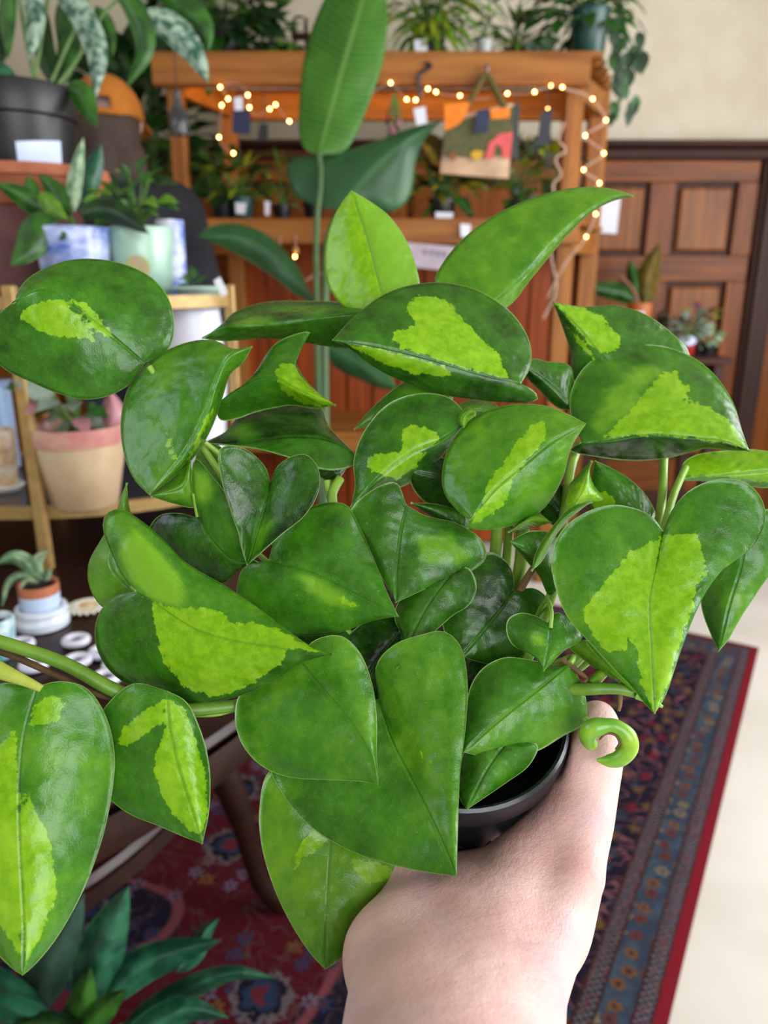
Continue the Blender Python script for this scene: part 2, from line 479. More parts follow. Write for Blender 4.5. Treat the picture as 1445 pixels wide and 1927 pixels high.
# ================================================================ patterned rug
def rug_material():
    m = bpy.data.materials.new('woven_rug'); t = NT(m)
    co = t.coord(); X, Y, _ = t.sep(co)      # X: metres in from the right edge, Y: metres in from the far edge
    d = t.m('MINIMUM', X, Y)
    wob = t.m('MULTIPLY', t.m('SUBTRACT', t.noise(co, 60, 2), .5), .006)
    d = t.m('ADD', d, wob)
    along = t.m('MAXIMUM', X, Y)
    def flowers(scale, petals, rnd=.6, seed=0.0, r0=.30, amp=.12):
        vec = t.mapping(co, scale=(scale, scale, 0), loc=(seed, seed * .7, 0))
        wn = t.n('ShaderNodeVectorMath', operation='MULTIPLY_ADD')
        t.set(wn.inputs[0], t.noise(co, 55, 2.0, color=True)); wn.inputs[1].default_value = (.34, .34, 0); t.set(wn.inputs[2], vec)
        vec = wn.outputs[0]
        vo = t.n('ShaderNodeTexVoronoi', voronoi_dimensions='2D'); t.set(vo.inputs['Vector'], vec)
        vo.inputs['Scale'].default_value = 1; vo.inputs['Randomness'].default_value = rnd
        df = t.n('ShaderNodeVectorMath', operation='SUBTRACT'); t.set(df.inputs[0], vec); t.set(df.inputs[1], vo.outputs['Position'])
        fx, fy, _z = t.sep(df.outputs[0])
        a = t.m('ARCTAN2', fy, fx)
        rad = t.m('ADD', r0, t.m('MULTIPLY', t.m('COSINE', t.m('MULTIPLY', a, float(petals))), amp))
        q = t.m('DIVIDE', vo.outputs['Distance'], rad)
        return q, vo.outputs['Color']
    def pick(colr, ch=0): return t.sep(colr)[ch]
    # field: deep red with a navy medallion ground, both strewn with flowers and scrolls
    big = t.noise(t.mapping(co, loc=(3.7, 1.3, 0)), 1.5, 1.0)
    med = t.ramp(t.m('ADD', big, t.m('MULTIPLY', t.m('SINE', t.m('MULTIPLY', along, 26.0)), .012)), .49, .497)
    edge = t.m('MULTIPLY', t.ramp(big, .478, .484), t.ramp(big, .494, .50, 1.0, 0.0))
    field = t.mix(med, '10132c', '540818')
    field = t.mix(edge, field, '84464e')
    scr = t.noise(co, 13, 1.0, .4, 1.8)
    line = t.m('ABSOLUTE', t.m('SUBTRACT', scr, .5))
    field = t.mix(t.ramp(line, .012, .022, .6, 0.0), field, '5f4a44')
    q, c = flowers(24.0, 6)
    f1 = t.mix(t.ramp(pick(c), .45, .5), '6f6884', '263c62')
    f1 = t.mix(t.ramp(pick(c, 1), .78, .8), f1, '7d5c26')
    f1 = t.mix(t.ramp(q, .40, .46, 1.0, 0.0), f1, '5a2130')
    on = t.m('MULTIPLY', t.ramp(q, .95, 1.03, 1.0, 0.0), t.ramp(pick(c, 2), .5, .52))
    field = t.mix(on, field, f1)
    q2, c2 = flowers(7.0, 12, .95, 2.3, .38, .025)
    f2 = t.mix(t.ramp(q2, .78, .82), '0c0f22', '6a6468')
    f2 = t.mix(t.ramp(q2, .55, .59, 1.0, 0.0), f2, '1c3a58')
    f2 = t.mix(t.ramp(q2, .30, .34, 1.0, 0.0), f2, '6d2434')
    field = t.mix(t.m('MULTIPLY', t.ramp(q2, .97, 1.02, 1.0, 0.0), t.ramp(pick(c2), .62, .64)), field, f2)
    # wide navy border with pink scrolls
    wide = t.mix(t.ramp(line, .022, .036, .9, 0.0), '12152c', '85565e')
    q3, c3 = flowers(22.0, 5, .8, 5.1)
    f3 = t.mix(t.ramp(pick(c3), .33, .35), '7a1828', t.mix(t.ramp(pick(c3, 1), .5, .52), '6f5730', '2a4058'))
    wide = t.mix(t.m('MULTIPLY', t.ramp(q3, .85, .95, 1.0, 0.0), t.ramp(pick(c3, 2), .3, .32)), wide, f3)
    # guard stripes and the narrow blue border
    dots = t.m('SINE', t.m('MULTIPLY', along, 420.0)); dots2 = t.m('SINE', t.m('MULTIPLY', d, 420.0))
    guard = t.mix(t.ramp(t.m('MULTIPLY', dots, dots2), -.3, .3), '6d6a70', '171f38')
    guard = t.mix(t.ramp(t.noise(co, 90, 1), .55, .6), guard, '6b4444')
    q4, c4 = flowers(25.0, 6, .45, 8.0, .34, .07)
    narrow = t.mix(t.ramp(t.noise(co, 25, 2), .4, .6), '33465c', '42586c')
    f4 = t.mix(t.ramp(pick(c4), .4, .42), '857d66', t.mix(t.ramp(pick(c4, 1), .5, .52), '6b3a30', '7a5534'))
    f4 = t.mix(t.ramp(q4, .3, .36, 1.0, 0.0), f4, '3a2a3c')
    narrow = t.mix(t.ramp(q4, .88, .98, 1.0, 0.0), narrow, f4)
    brown = '3d2220'
    out = t.mix(t.ramp(d, .0215, .0235), '7c0b1d', brown)
    for (lo, c) in ((.027, guard), (.052, brown), (.057, narrow), (.108, brown), (.113, guard), (.139, brown), (.145, wide), (.42, brown), (.428, field)):
        out = t.mix(t.ramp(d, lo - .001, lo + .001), out, c)
    out = t.mix(1.0, out, (.72, .68, .66), 'MULTIPLY')
    out = t.mix(t.ramp(t.noise(co, 160, 3.0), .35, .75, 0.0, .45), out, '3a2a30')
    pile = t.noise(co, 900, 2)
    t.done(t.principled(out, .95, Normal=t.bump(pile, .5, .003), **{'Specular IOR Level': .1}))
    return m
A = atZ(1427, 1224, 0.0); B = atZ(1258, 1927, 0.0)
u_len = (B - A)[:2]; u_len = u_len / np.linalg.norm(u_len)          # along the right edge, towards the camera
u_wid = np.array([u_len[1], -u_len[0]])                               # into the rug
if u_wid[0] > 0: u_wid = -u_wid
RW, RL = 2.0, 3.1
nx, ny = 40, 60
rv = []; rf = []
for zz in (0.010, 0.0):
    for j in range(ny + 1):
        for i in range(nx + 1):
            a = RW * i / nx; b = RL * j / ny
            rv.append((a, b, zz + (.0012 * math.sin(7 * a + 5 * b) if zz > 0 else 0)))
n1 = (nx + 1) * (ny + 1)
for j in range(ny):
    for i in range(nx):
        k = j * (nx + 1) + i
        rf.append((k, k + 1, k + nx + 2, k + nx + 1)); rf.append((n1 + k, n1 + k + nx + 1, n1 + k + nx + 2, n1 + k + 1))
ring = [j * (nx + 1) for j in range(ny + 1)] + [ny * (nx + 1) + i for i in range(1, nx + 1)] + [j * (nx + 1) + nx for j in range(ny - 1, -1, -1)] + [i for i in range(nx - 1, 0, -1)]
for a, b in zip(ring, ring[1:] + ring[:1]): rf.append((a, b, b + n1, a + n1))
rug = mesh_obj('rug', rv, rf, rug_material())
rug.matrix_world = Matrix(((u_wid[0], u_len[0], 0, A[0]), (u_wid[1], u_len[1], 0, A[1]), (0, 0, 1, 0.001), (0, 0, 0, 1)))
tag(rug, 'large red and navy floral rug with banded border on the pale floor', 'rug')
# ================================================================ the held pothos
def blotch_leaf_material():
    m = bpy.data.materials.new('pothos_blade'); t = NT(m)
    co = t.coord()
    p = t.attr('patch'); tone = t.attr('tone'); s = t.m('ABSOLUTE', t.attr('across')); edge = t.attr('edge'); al = t.attr('along')
    n1 = t.noise(co, 55, 4.0); n2 = t.noise(co, 260, 4.0, .65); n3 = t.noise(co, 900, 2.0)
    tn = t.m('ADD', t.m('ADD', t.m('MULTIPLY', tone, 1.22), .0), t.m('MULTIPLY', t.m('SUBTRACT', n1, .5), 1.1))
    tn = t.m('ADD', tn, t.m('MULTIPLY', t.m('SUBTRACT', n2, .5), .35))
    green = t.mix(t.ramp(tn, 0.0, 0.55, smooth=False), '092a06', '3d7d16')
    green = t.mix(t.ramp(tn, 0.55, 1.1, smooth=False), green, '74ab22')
    lime = t.mix(t.ramp(n2, .35, .65), '6da608', '86ba12')
    lime = t.mix(t.m('MULTIPLY', t.ramp(n1, .45, .75), .6), lime, '9cc82a')
    j = t.m('ADD', p, t.m('MULTIPLY', t.m('SUBTRACT', n2, .5), 5.5))
    j = t.m('ADD', j, t.m('MULTIPLY', t.m('SUBTRACT', n3, .5), 1.2))
    f = t.ramp(j, -.22, .22)
    color = t.mix(f, green, lime)
    color = t.mix(t.m('MULTIPLY', t.ramp(t.noise(co, 1700, 2.0), .66, .74), .35), color, 'c6dba0')             # tiny pale flecks
    color = t.mix(t.ramp(t.m('MULTIPLY', s, t.attr('half')), .10, .40, .45, 0.0), color, '3c7d12')   # midrib line
    color = t.mix(t.ramp(edge, .22, .5, .8, 0.0), color, '8fb060')                            # pale margin of the blade
    vein = t.m('SINE', t.m('MULTIPLY', t.m('SUBTRACT', al, t.m('MULTIPLY', s, .28)), 62.0))
    h = t.m('ADD', t.m('MULTIPLY', t.noise(co, 70, 2.0, .45), 1.0), t.m('MULTIPLY', vein, .014))
    h = t.m('ADD', h, t.m('MULTIPLY', t.ramp(t.m('MULTIPLY', s, t.attr('half')), 0.0, 1.2, -.25, 0.0), 1.0))
    nrm = t.bump(h, .5, .005)
    nrm = t.bump(t.noise(co, 1300, 3.0), .22, .0006, nrm)
    sh = t.principled(color, t.ramp(n2, .2, .8, .20, .33), Normal=nrm, **{'Specular IOR Level': .5})
    tr = t.n('ShaderNodeBsdfTranslucent')
    t.set(tr.inputs[0], t.mix(.5, color, '8ec41a', 'MULTIPLY')); t.set(tr.inputs[0], t.mix(f, t.mix(.35, color, '6fae10'), '9fd01c'))
    mx = t.n('ShaderNodeMixShader'); mx.inputs[0].default_value = .26
    t.t.links.new(sh, mx.inputs[1]); t.t.links.new(tr.outputs[0], mx.inputs[2])
    t.done(mx.outputs[0])
    return m
M_blade = blotch_leaf_material()
M_petiole = mat('petiole_green', '6f9c2c', '8fb545', rough=.4, scale=60, stretch=(1, 1, .2))
M_vine = mat('vine_green', '4c7a1e', '6b8f2c', rough=.42, scale=70)
M_brownstem = mat('aerial_root_brown', '7a5a33', '4c3521', rough=.7, scale=90)
M_tip = mat('dry_tip', 'b98a78', rough=.6)

def poly_sd(P, poly):
    """signed distance (positive inside) of points P to a polygon"""
    poly = np.array(poly, float)
    if len(poly) > 4: poly = poly
    d = np.full(len(P), 1e9); inside = np.zeros(len(P), bool)
    for a, b in zip(poly, np.roll(poly, -1, 0)):
        ab = b - a
        h = np.clip(((P - a) @ ab) / (ab @ ab + 1e-9), 0, 1)
        d = np.minimum(d, np.linalg.norm(P - a - h[:, None] * ab, axis=1))
        c = (a[1] > P[:, 1]) != (b[1] > P[:, 1])
        xi = a[0] + (P[:, 1] - a[1]) * ab[0] / (ab[1] if abs(ab[1]) > 1e-9 else 1e-9)
        inside ^= c & (P[:, 0] < xi)
    return np.where(inside, d, -d)

LEAF_RNG = random.Random(4)
def blade(parent, M, L, R, dB, dT, patches=(), soft=(), tone=.4, toneL=None, toneR=None, eL=5, eR=5, bulge=2.0, arch=0.0, D0=.330,
          nt=40, ns=13, unit=.001, material=None, thick=.00055, name='leaf', ripple=.5, shape=None):
    """a leaf blade: midrib M and both margins L, R (rays of the photo), with its own depth along the midrib, margins bent
    back by eL / eR and the halves domed by bulge; closed front, back and rim"""
    rng = LEAF_RNG
    if D0 == .330:
        eL *= 1.9; eR *= 1.9; bulge *= .85
    M = np.array(M, float); tip = M[-1]; base = M[0]
    Ms = spline(M, nt + 1); Ls = spline(np.vstack([base, L, tip]), nt + 1); Rs = spline(np.vstack([base, R, tip]), nt + 1)
    t = np.linspace(0, 1, nt + 1)
    dM = dB + (dT - dB) * t - arch * 4 * t * (1 - t)
    pr = np.sin(np.pi * np.clip(t, 0, 1)) ** .7
    ph = [rng.uniform(0, 6.28) for _ in range(8)]
    P2 = []; dd = []; across = []; along = []; edg = []; half = []; tn = []
    cols = np.concatenate([-np.linspace(1, 0, ns + 1), np.linspace(0, 1, ns + 1)[1:]])
    cols = np.sign(cols) * np.abs(cols) ** .85
    px_mm = D0 * 1000 / F
    for s in cols:
        E, e, tt = (Ls, eL, toneL) if s < 0 else (Rs, eR, toneR)
        a = abs(s)
        p = Ms + (E - Ms) * a
        d = dM + e * pr * a ** 1.15 - bulge * pr * 4 * a * (1 - a) * .8
        wv = ripple * pr * a * (np.sin(9 * t + ph[0] + 2 * s) * .8 + np.sin(17 * t + ph[1] - 5 * s) * .45 + a * np.sin(23 * t + ph[2 if s < 0 else 3]) * .5)
        d = d + wv
        hw = np.linalg.norm(E - Ms, axis=1) * px_mm
        P2.append(p); dd.append(d); across.append(np.full(nt + 1, s)); along.append(t); half.append(hw); edg.append((1 - a) * hw)
        tn.append(np.full(nt + 1, tone if tt is None else tt))
    P2 = np.array(P2); dd = np.array(dd)
    nc = len(cols); N = nc * (nt + 1)
    fl = lambda x: np.array(x).reshape(N)
    Q = P2.reshape(N, 2); depth = D0 + fl(dd) * unit
    u = (Q[:, 0] - W / 2) / F; v = (Q[:, 1] - H / 2) / F
    V = CAM + depth[:, None] * (FWD + u[:, None] * RT - v[:, None] * UP)
    idx = np.arange(N).reshape(nc, nt + 1)
    q = np.stack([idx[:-1, :-1], idx[1:, :-1], idx[1:, 1:], idx[:-1, 1:]], -1).reshape(-1, 4)
    nf = np.cross(V[q[:, 2]] - V[q[:, 0]], V[q[:, 3]] - V[q[:, 1]])
    vn = np.zeros_like(V)
    for k in range(4): np.add.at(vn, q[:, k], nf)
    vn /= np.linalg.norm(vn, axis=1)[:, None] + 1e-12
    mean = vn.mean(0)
    if mean @ (V.mean(0) - CAM) < 0: vn = -vn; flip = False
    else: flip = True
    VB = V + vn * thick
    faces = (q[:, ::-1] if flip else q).tolist() + ((q if flip else q[:, ::-1]) + N).tolist()
    rim = list(idx[0, :]) + list(idx[-1, ::-1])
    for a, b in zip(rim, rim[1:] + rim[:1]):
        if a != b: faces.append((a, b, b + N, a + N))
    o = mesh_obj(name, np.vstack([V, VB]), faces, material or M_blade, parent)
    sd = np.full(N, -30.0)
    for poly in patches: sd = np.maximum(sd, poly_sd(Q, poly) * px_mm)
    tq = fl(tn)
    for poly in soft: tq = tq + .5 / (1 + np.exp(-poly_sd(Q, poly) * px_mm * 1.6))
    for nm, val in (('patch', sd), ('tone', tq), ('across', fl(across)), ('along', fl(along)), ('edge', fl(edg)), ('half', fl(half))):
        at_ = o.data.attributes.new(nm, 'FLOAT', 'POINT')
        at_.data.foreach_set('value', np.concatenate([val, val]).astype(np.float32))
    return o

def px_tube(name, pts, rad_px, material, parent, seg=10, n=24, D0=.330):
    """tube through (px, py, depth offset in mm); radius in photo pixels at that depth"""
    S = spline([(p[0], p[1], p[2]) for p in pts], n)
    r = np.interp(np.linspace(0, 1, n), np.linspace(0, 1, len(np.atleast_1d(rad_px))), np.atleast_1d(rad_px))
    D = D0 + S[:, 2] / 1000
    path = [at(x, y, d) for (x, y, _), d in zip(S, D)]
    return MB().tube(path, r * D / F, seg).obj(name, material, parent)

# pot: tilted towards the camera; axis from the rim centre into the hand
RIM_C = at(860, 1338, .345)
AX = -UP * .79 + FWD * .61; AX /= np.linalg.norm(AX)
E1 = RT.copy(); E2 = np.cross(AX, E1); E2 /= np.linalg.norm(E2)     # E2: away from the viewer side
if E2 @ FWD < 0: E2 = -E2
POT_R, POT_H = .049, .094
def pot_pt(theta, s, r): return RIM_C + AX * s + r * (math.cos(theta) * E1 + math.sin(theta) * E2)
plant = thing('potted_pothos', 'green and lime variegated pothos in a small black pot held up by a hand', 'potted plant', RIM_C + AX * POT_H)
M_pot = mat('black_nursery_plastic', '11141a', '191d24', rough=.3, scale=40, bump=.05)
prof = [(.036, POT_H), (.0470, .014), (.0490, .012), (.0505, .010), (.0508, .003), (.0503, 0), (.0490, -.001), (.0475, 0), (.0465, .012), (.035, POT_H - .003)]
pot = MB().lathe(prof, RIM_C, AX, 56, cap=False)
pot.lathe([(.036, POT_H), (.0, POT_H)], RIM_C, AX, 56, cap=False)
pot.obj('pot', M_pot, plant)
MB().lathe([(.0, .030), (.025, .028), (.0445, .031), (.0435, .04)], RIM_C, AX, 40, cap=False).obj('soil', mat('potting_soil', '140e0a', '080504', rough=.95, scale=250, bump=1.0), plant)

def lf(*a, **k): return blade(plant, *a, **k)
# --- upper left
lf([(272, 684), (180, 608), (120, 566), (86, 543), (52, 553), (28, 568)],
   [(245, 722), (205, 745), (160, 752), (110, 741), (60, 720), (5, 692), (-28, 648), (-22, 608), (2, 586)],
   [(318, 655), (328, 608), (318, 563), (288, 524), (240, 499), (190, 488), (140, 488), (92, 501), (52, 524), (31, 552)],
   36, 20, [[(38, 600), (45, 583), (80, 566), (118, 563), (138, 588), (160, 612), (190, 645), (150, 636), (110, 634), (70, 620)],
            [(128, 560), (150, 566), (172, 580), (192, 602), (208, 628), (224, 646), (200, 636), (165, 600)]], tone=.36, eL=4, eR=12, bulge=3.2, arch=3)
lf([(281, 932), (345, 860), (385, 790), (408, 715), (432, 668), (475, 652)],
   [(252, 902), (232, 850), (227, 792), (240, 732), (270, 690), (322, 655), (372, 640), (407, 641), (437, 656)],
   [(330, 897), (372, 852), (400, 802), (420, 745), (433, 705), (458, 682)],
   6, 22, [[(308, 800), (322, 830), (337, 862), (330, 872), (316, 850)], [(385, 790), (402, 765), (372, 842), (352, 866)]], tone=.5, eL=12, eR=9, bulge=2.5)
lf([(405, 762), (440, 735), (482, 712), (512, 709), (560, 733), (632, 763)],
   [(414, 790), (446, 788), (480, 776), (520, 767), (550, 763), (592, 769)],
   [(482, 710), (498, 671), (526, 641), (584, 624), (562, 651), (557, 679), (568, 704), (592, 733)],
   36, 26, [[(515, 702), (535, 680), (552, 688), (575, 718), (600, 740), (632, 763), (590, 765), (560, 756), (530, 733)]], tone=.42, eL=10, eR=14, bulge=1.5)
lf([(735, 598), (690, 588), (600, 595), (520, 609), (450, 614), (418, 614), (380, 637)],
   [(722, 640), (690, 655), (640, 655), (560, 643), (500, 637), (420, 642)],
   [(712, 584), (650, 569), (580, 566), (500, 568), (440, 588), (412, 614)],
   62, 55, [], soft=[[(435, 605), (470, 594), (515, 600), (515, 608), (440, 614)], [(510, 585), (560, 575), (620, 580), (600, 595)]], tone=.22, toneL=.42, eL=14, eR=26, bulge=1.0)
# --- top
lf([(730, 604), (716, 545), (692, 452), (673, 395), (661, 358)],
   [(650, 580), (616, 535), (611, 475), (623, 420), (642, 382)],
   [(788, 545), (784, 505), (766, 455), (732, 406), (692, 376)],
   66, 84, [[(615, 400), (661, 358), (690, 450), (716, 545), (730, 604), (620, 600), (600, 480)]], tone=1.05, eL=6, eR=6, bulge=3)
lf([(900, 592), (985, 522), (1052, 448), (1112, 396), (1158, 370), (1195, 369)],
   [(840, 560), (818, 528), (832, 496), (872, 448), (932, 404), (1002, 372), (1082, 353), (1150, 355)],
   [(955, 578), (1002, 522), (1062, 450), (1112, 401), (1152, 379)],
   64, 88, [], tone=.62, eL=8, eR=10, bulge=3)
lf([(980, 722), (900, 704), (800, 674), (700, 650), (625, 640)],
   [(1006, 736), (1012, 752), (962, 758), (900, 753), (830, 742), (762, 720), (702, 690), (656, 656)],
   [(998, 690), (997, 645), (966, 592), (906, 549), (842, 532), (780, 535), (722, 554), (664, 598)],
   38, 26, [[(765, 572), (790, 556), (830, 560), (860, 588), (890, 620), (935, 665), (958, 712), (880, 695), (800, 668), (735, 640), (742, 622), (786, 614), (770, 592)],
            [(640, 643), (700, 654), (760, 668), (840, 690), (850, 708), (780, 703), (715, 680)]], tone=.28, eL=8, eR=16, bulge=3.4)
lf([(850, 762), (765, 752), (705, 782), (666, 808)], [(852, 722), (800, 711), (762, 718), (722, 747), (690, 778)], [(830, 792), (760, 802), (712, 802)], 52, 46, [], tone=.5)
lf([(955, 790), (900, 770), (850, 790)], [(940, 765), (890, 752), (855, 768)], [(930, 800), (890, 792)], 55, 52, [], tone=.7)
# --- right
lf([(1210, 735), (1142, 680), (1086, 615), (1040, 568)],
   [(1130, 752), (1080, 715), (1072, 660), (1056, 610)],
   [(1292, 700), (1296, 662), (1262, 625), (1216, 592), (1160, 575), (1096, 577)],
   60, 66, [[(1042, 570), (1100, 580), (1132, 596), (1164, 630), (1168, 655), (1135, 668), (1102, 640), (1070, 600)], [(1068, 612), (1096, 640), (1130, 690), (1090, 650)]], tone=.3, eL=8, eR=8, bulge=2.4)
lf([(1095, 834), (1150, 830), (1222, 819), (1300, 825), (1370, 833), (1410, 849)],
   [(1072, 847), (1130, 861), (1200, 867), (1262, 861), (1330, 844), (1372, 848)],
   [(1076, 790), (1073, 742), (1100, 690), (1152, 659), (1222, 648), (1290, 665), (1342, 702), (1380, 758), (1397, 812)],
   33, 22, [[(1135, 824), (1180, 780), (1220, 730), (1250, 700), (1275, 697), (1280, 722), (1302, 730), (1285, 757), (1322, 760), (1372, 790), (1392, 820), (1404, 843), (1300, 824), (1220, 818)]],
   soft=[[(1110, 800), (1150, 730), (1200, 690), (1250, 690), (1180, 780), (1130, 826)]], tone=.38, toneL=.12, eL=12, eR=22, bulge=3.2)
lf([(1080, 772), (1042, 730), (988, 688)], [(1050, 768), (1015, 735), (990, 708)], [(1080, 722), (1072, 688), (1030, 680), (1003, 675)], 56, 50, [], tone=.3)
lf([(1282, 904), (1340, 898), (1445, 886), (1500, 880)], [(1330, 906), (1400, 914), (1447, 918), (1485, 902)], [(1284, 874), (1306, 857), (1362, 848), (1422, 846), (1480, 858)],
   44, 40, [[(1290, 840), (1520, 830), (1520, 910), (1440, 908), (1360, 896), (1284, 896)]], tone=.6, bulge=2)
lf([(1400, 980), (1398, 1050), (1372, 1140), (1352, 1226)],
   [(1342, 1030), (1318, 1090), (1320, 1145), (1338, 1196)], [(1452, 958), (1482, 1010), (1462, 1060), (1425, 1115), (1392, 1166), (1370, 1205)],
   34, 24, [], tone=.5, eL=8, eR=2)
lf([(1248, 1000), (1236, 1060), (1222, 1130), (1226, 1220), (1232, 1343)],
   [(1230, 975), (1190, 955), (1150, 950), (1100, 965), (1056, 1000), (1038, 1050), (1046, 1110), (1070, 1165), (1110, 1210), (1150, 1254), (1190, 1295), (1214, 1326)],
   [(1264, 960), (1300, 921), (1350, 902), (1400, 906), (1433, 938), (1440, 982), (1416, 1030), (1372, 1060), (1332, 1108), (1302, 1170), (1276, 1240), (1252, 1310)],
   -4, -38, [[(1243, 1010), (1185, 1040), (1142, 1090), (1095, 1152), (1112, 1190), (1145, 1226), (1178, 1224), (1184, 1186), (1200, 1228), (1206, 1290), (1232, 1343), (1228, 1150)],
             [(1248, 1004), (1310, 1004), (1325, 1050), (1332, 1085), (1310, 1098), (1302, 1150), (1282, 1200), (1252, 1300), (1232, 1343), (1222, 1150)]],
   tone=.45, eL=7, eR=5, bulge=3.0, nt=48)
lf([(1100, 1204), (1140, 1250), (1200, 1306)], [(1068, 1212), (1108, 1250), (1162, 1284)], [(1150, 1210), (1196, 1262)], 8, -8, [], tone=.85)
lf([(1225, 990), (1180, 930), (1119, 866)], [(1170, 990), (1122, 978), (1110, 930), (1114, 890)], [(1233, 966), (1216, 932), (1186, 902), (1152, 881)], 18, 26,
   [[(1138, 925), (1156, 940), (1158, 952), (1118, 962), (1112, 930)]], tone=.35)
lf([(1072, 966), (1094, 925), (1114, 866)], [(1064, 950), (1070, 915), (1092, 888)], [(1092, 948), (1135, 940), (1117, 912), (1110, 890)], 8, 16,
   [[(1060, 970), (1065, 920), (1090, 905), (1135, 938), (1135, 955)]], tone=.8, bulge=1)
lf([(1116, 943), (1060, 976), (1028, 1022), (1000, 1075)], [(1078, 952), (1036, 995), (1007, 1042)], [(1092, 960), (1050, 1002), (1020, 1056)], 2, -4, [], tone=.62, bulge=.6, ns=6)
lf([(1048, 1110), (1020, 1060), (959, 1019)], [(1062, 1050), (1045, 1008), (1000, 999)], [(1034, 1122), (1014, 1085), (985, 1050)], 12, 8, [], tone=.38)
# --- middle
lf([(887, 978), (930, 922), (985, 875), (1040, 831), (1103, 797)],
   [(868, 968), (836, 928), (832, 885), (850, 830), (890, 786), (950, 763), (1020, 762), (1062, 776)],
   [(878, 992), (905, 998), (960, 990), (1020, 960), (1058, 902), (1075, 842)],
   4, 14, [[(1022, 792), (1030, 808), (1022, 832), (992, 864), (975, 885), (962, 900), (958, 935), (940, 955), (900, 985), (885, 985), (905, 950), (920, 905), (950, 868), (972, 832), (998, 803)]], tone=.55, eL=10, eR=6, bulge=3.0)
lf([(880, 794), (832, 830), (772, 856), (712, 902), (659, 956)],
   [(868, 768), (840, 746), (790, 740), (732, 759), (686, 810), (665, 868), (668, 912)],
   [(852, 836), (812, 878), (766, 912), (722, 926), (682, 938)],
   30, 24, [[(757, 803), (790, 800), (830, 822), (800, 848), (760, 850)], [(688, 870), (700, 855), (760, 850), (800, 850), (780, 880), (745, 905), (735, 895), (700, 888)]], tone=.3, eL=7, eR=10, bulge=2.4)
lf([(872, 806), (870, 784), (893, 770)], [(860, 795), (864, 778), (880, 766)], [(884, 798), (896, 780)], 24, 22, [], tone=.7, nt=14, ns=5)
lf([(765, 950), (754, 1000), (746, 1070), (745, 1134)],
   [(745, 908), (702, 921), (658, 965), (685, 1016), (712, 1075)],
   [(800, 970), (860, 985), (907, 1017), (914, 1050), (876, 1081), (816, 1102)],
   19, 4, [], soft=[[(780, 1010), (850, 1005), (885, 1050), (862, 1066), (800, 1060)]], tone=.3, eL=3, eR=4, bulge=3.5, arch=-3, ripple=1.2)
lf([(505, 1055), (580, 1076), (662, 1116), (750, 1160)],
   [(520, 1008), (560, 966), (612, 946), (652, 950), (676, 990), (706, 1058), (731, 1120)],
   [(460, 1066), (445, 1110), (455, 1160), (500, 1188), (570, 1197), (640, 1190), (702, 1168)],
   7, -9, [[(640, 1118), (672, 1142), (645, 1138)]], soft=[[(560, 1080), (615, 1092), (640, 1118), (672, 1142), (622, 1140), (590, 1118)]], tone=.38, eL=9, eR=5, bulge=3.0, ripple=.8)
lf([(509, 909), (497, 960), (481, 1010), (465, 1063)],
   [(500, 880), (470, 850), (432, 838), (413, 846), (416, 892), (431, 950), (450, 1002), (458, 1040)],
   [(520, 880), (546, 860), (576, 855), (598, 880), (600, 920), (574, 968), (530, 1004), (490, 1040)],
   13, -2, [], soft=[[(476, 1045), (468, 1058), (484, 1000), (505, 975), (515, 985), (495, 1025)]], tone=.18, eL=-4, eR=-3, bulge=1.5)
lf([(665, 850), (612, 825), (540, 822), (470, 832), (420, 836), (385, 832)],
   [(668, 872), (640, 884), (600, 882), (560, 866), (500, 848), (450, 839)],
   [(618, 800), (604, 766), (560, 755), (500, 763), (452, 780), (424, 812)],
   42, 36, [], soft=[[(420, 815), (455, 798), (495, 818), (460, 832)]], tone=.14, toneL=.32, eL=-4, eR=18, bulge=1.5)
lf([(374, 975), (402, 1020), (440, 1055), (488, 1060)],
   [(340, 966), (300, 970), (280, 1000), (320, 1060), (380, 1093), (420, 1098), (452, 1070)],
   [(362, 922), (361, 882), (368, 863), (391, 886), (426, 932), (446, 982), (456, 1036)],
   20, 8, [], soft=[[(364, 885), (388, 890), (402, 920), (388, 950), (368, 940)]], tone=.3, toneL=.12, eL=9, eR=-2, bulge=2)
lf([(359, 865), (345, 912), (283, 934)], [(330, 886), (300, 914)], [(363, 910), (368, 954), (330, 949)], 18, 10, [], tone=.55, bulge=1)
lf([(252, 1118), (206, 1060), (226, 980), (239, 908)], [(200, 1146), (170, 1110), (166, 1062), (190, 1015), (214, 975), (228, 932)], [(262, 1050), (252, 990), (243, 950)], 6, 8, [], tone=.66)
lf([(258, 1113), (300, 1141), (370, 1186), (440, 1206), (530, 1220), (627, 1232)],
   [(230, 1080), (205, 1030), (193, 990), (200, 966), (226, 958), (266, 980), (312, 1020), (352, 1060), (420, 1100), (482, 1141), (540, 1185), (592, 1220)],
   [(216, 1122), (186, 1154), (178, 1200), (196, 1250), (240, 1289), (310, 1315), (380, 1324), (450, 1310), (520, 1280), (562, 1251), (602, 1237)],
   -12, -34, [[(285, 1132), (330, 1145), (400, 1144), (432, 1162), (438, 1180), (470, 1168), (530, 1190), (600, 1225), (540, 1220), (528, 1250), (470, 1290), (400, 1312), (345, 1290), (310, 1250), (296, 1200)],], soft=[[(232, 1010), (255, 1000), (300, 1040), (345, 1090), (340, 1140), (290, 1130), (250, 1090), (225, 1040)]], tone=.48, toneR=.3, eL=10, eR=10, bulge=3.6, nt=48)
lf([(560, 1240), (610, 1300), (662, 1362), (700, 1430), (712, 1476)],
   [(490, 1268), (449, 1310), (442, 1352), (455, 1400), (490, 1440), (540, 1462), (620, 1468), (682, 1471)],
   [(590, 1206), (640, 1196), (676, 1226), (701, 1290), (709, 1350), (709, 1420)],
   -8, -38, [[(646, 1292), (656, 1296), (650, 1306)]], tone=.52, eL=8, eR=6, bulge=2.4)
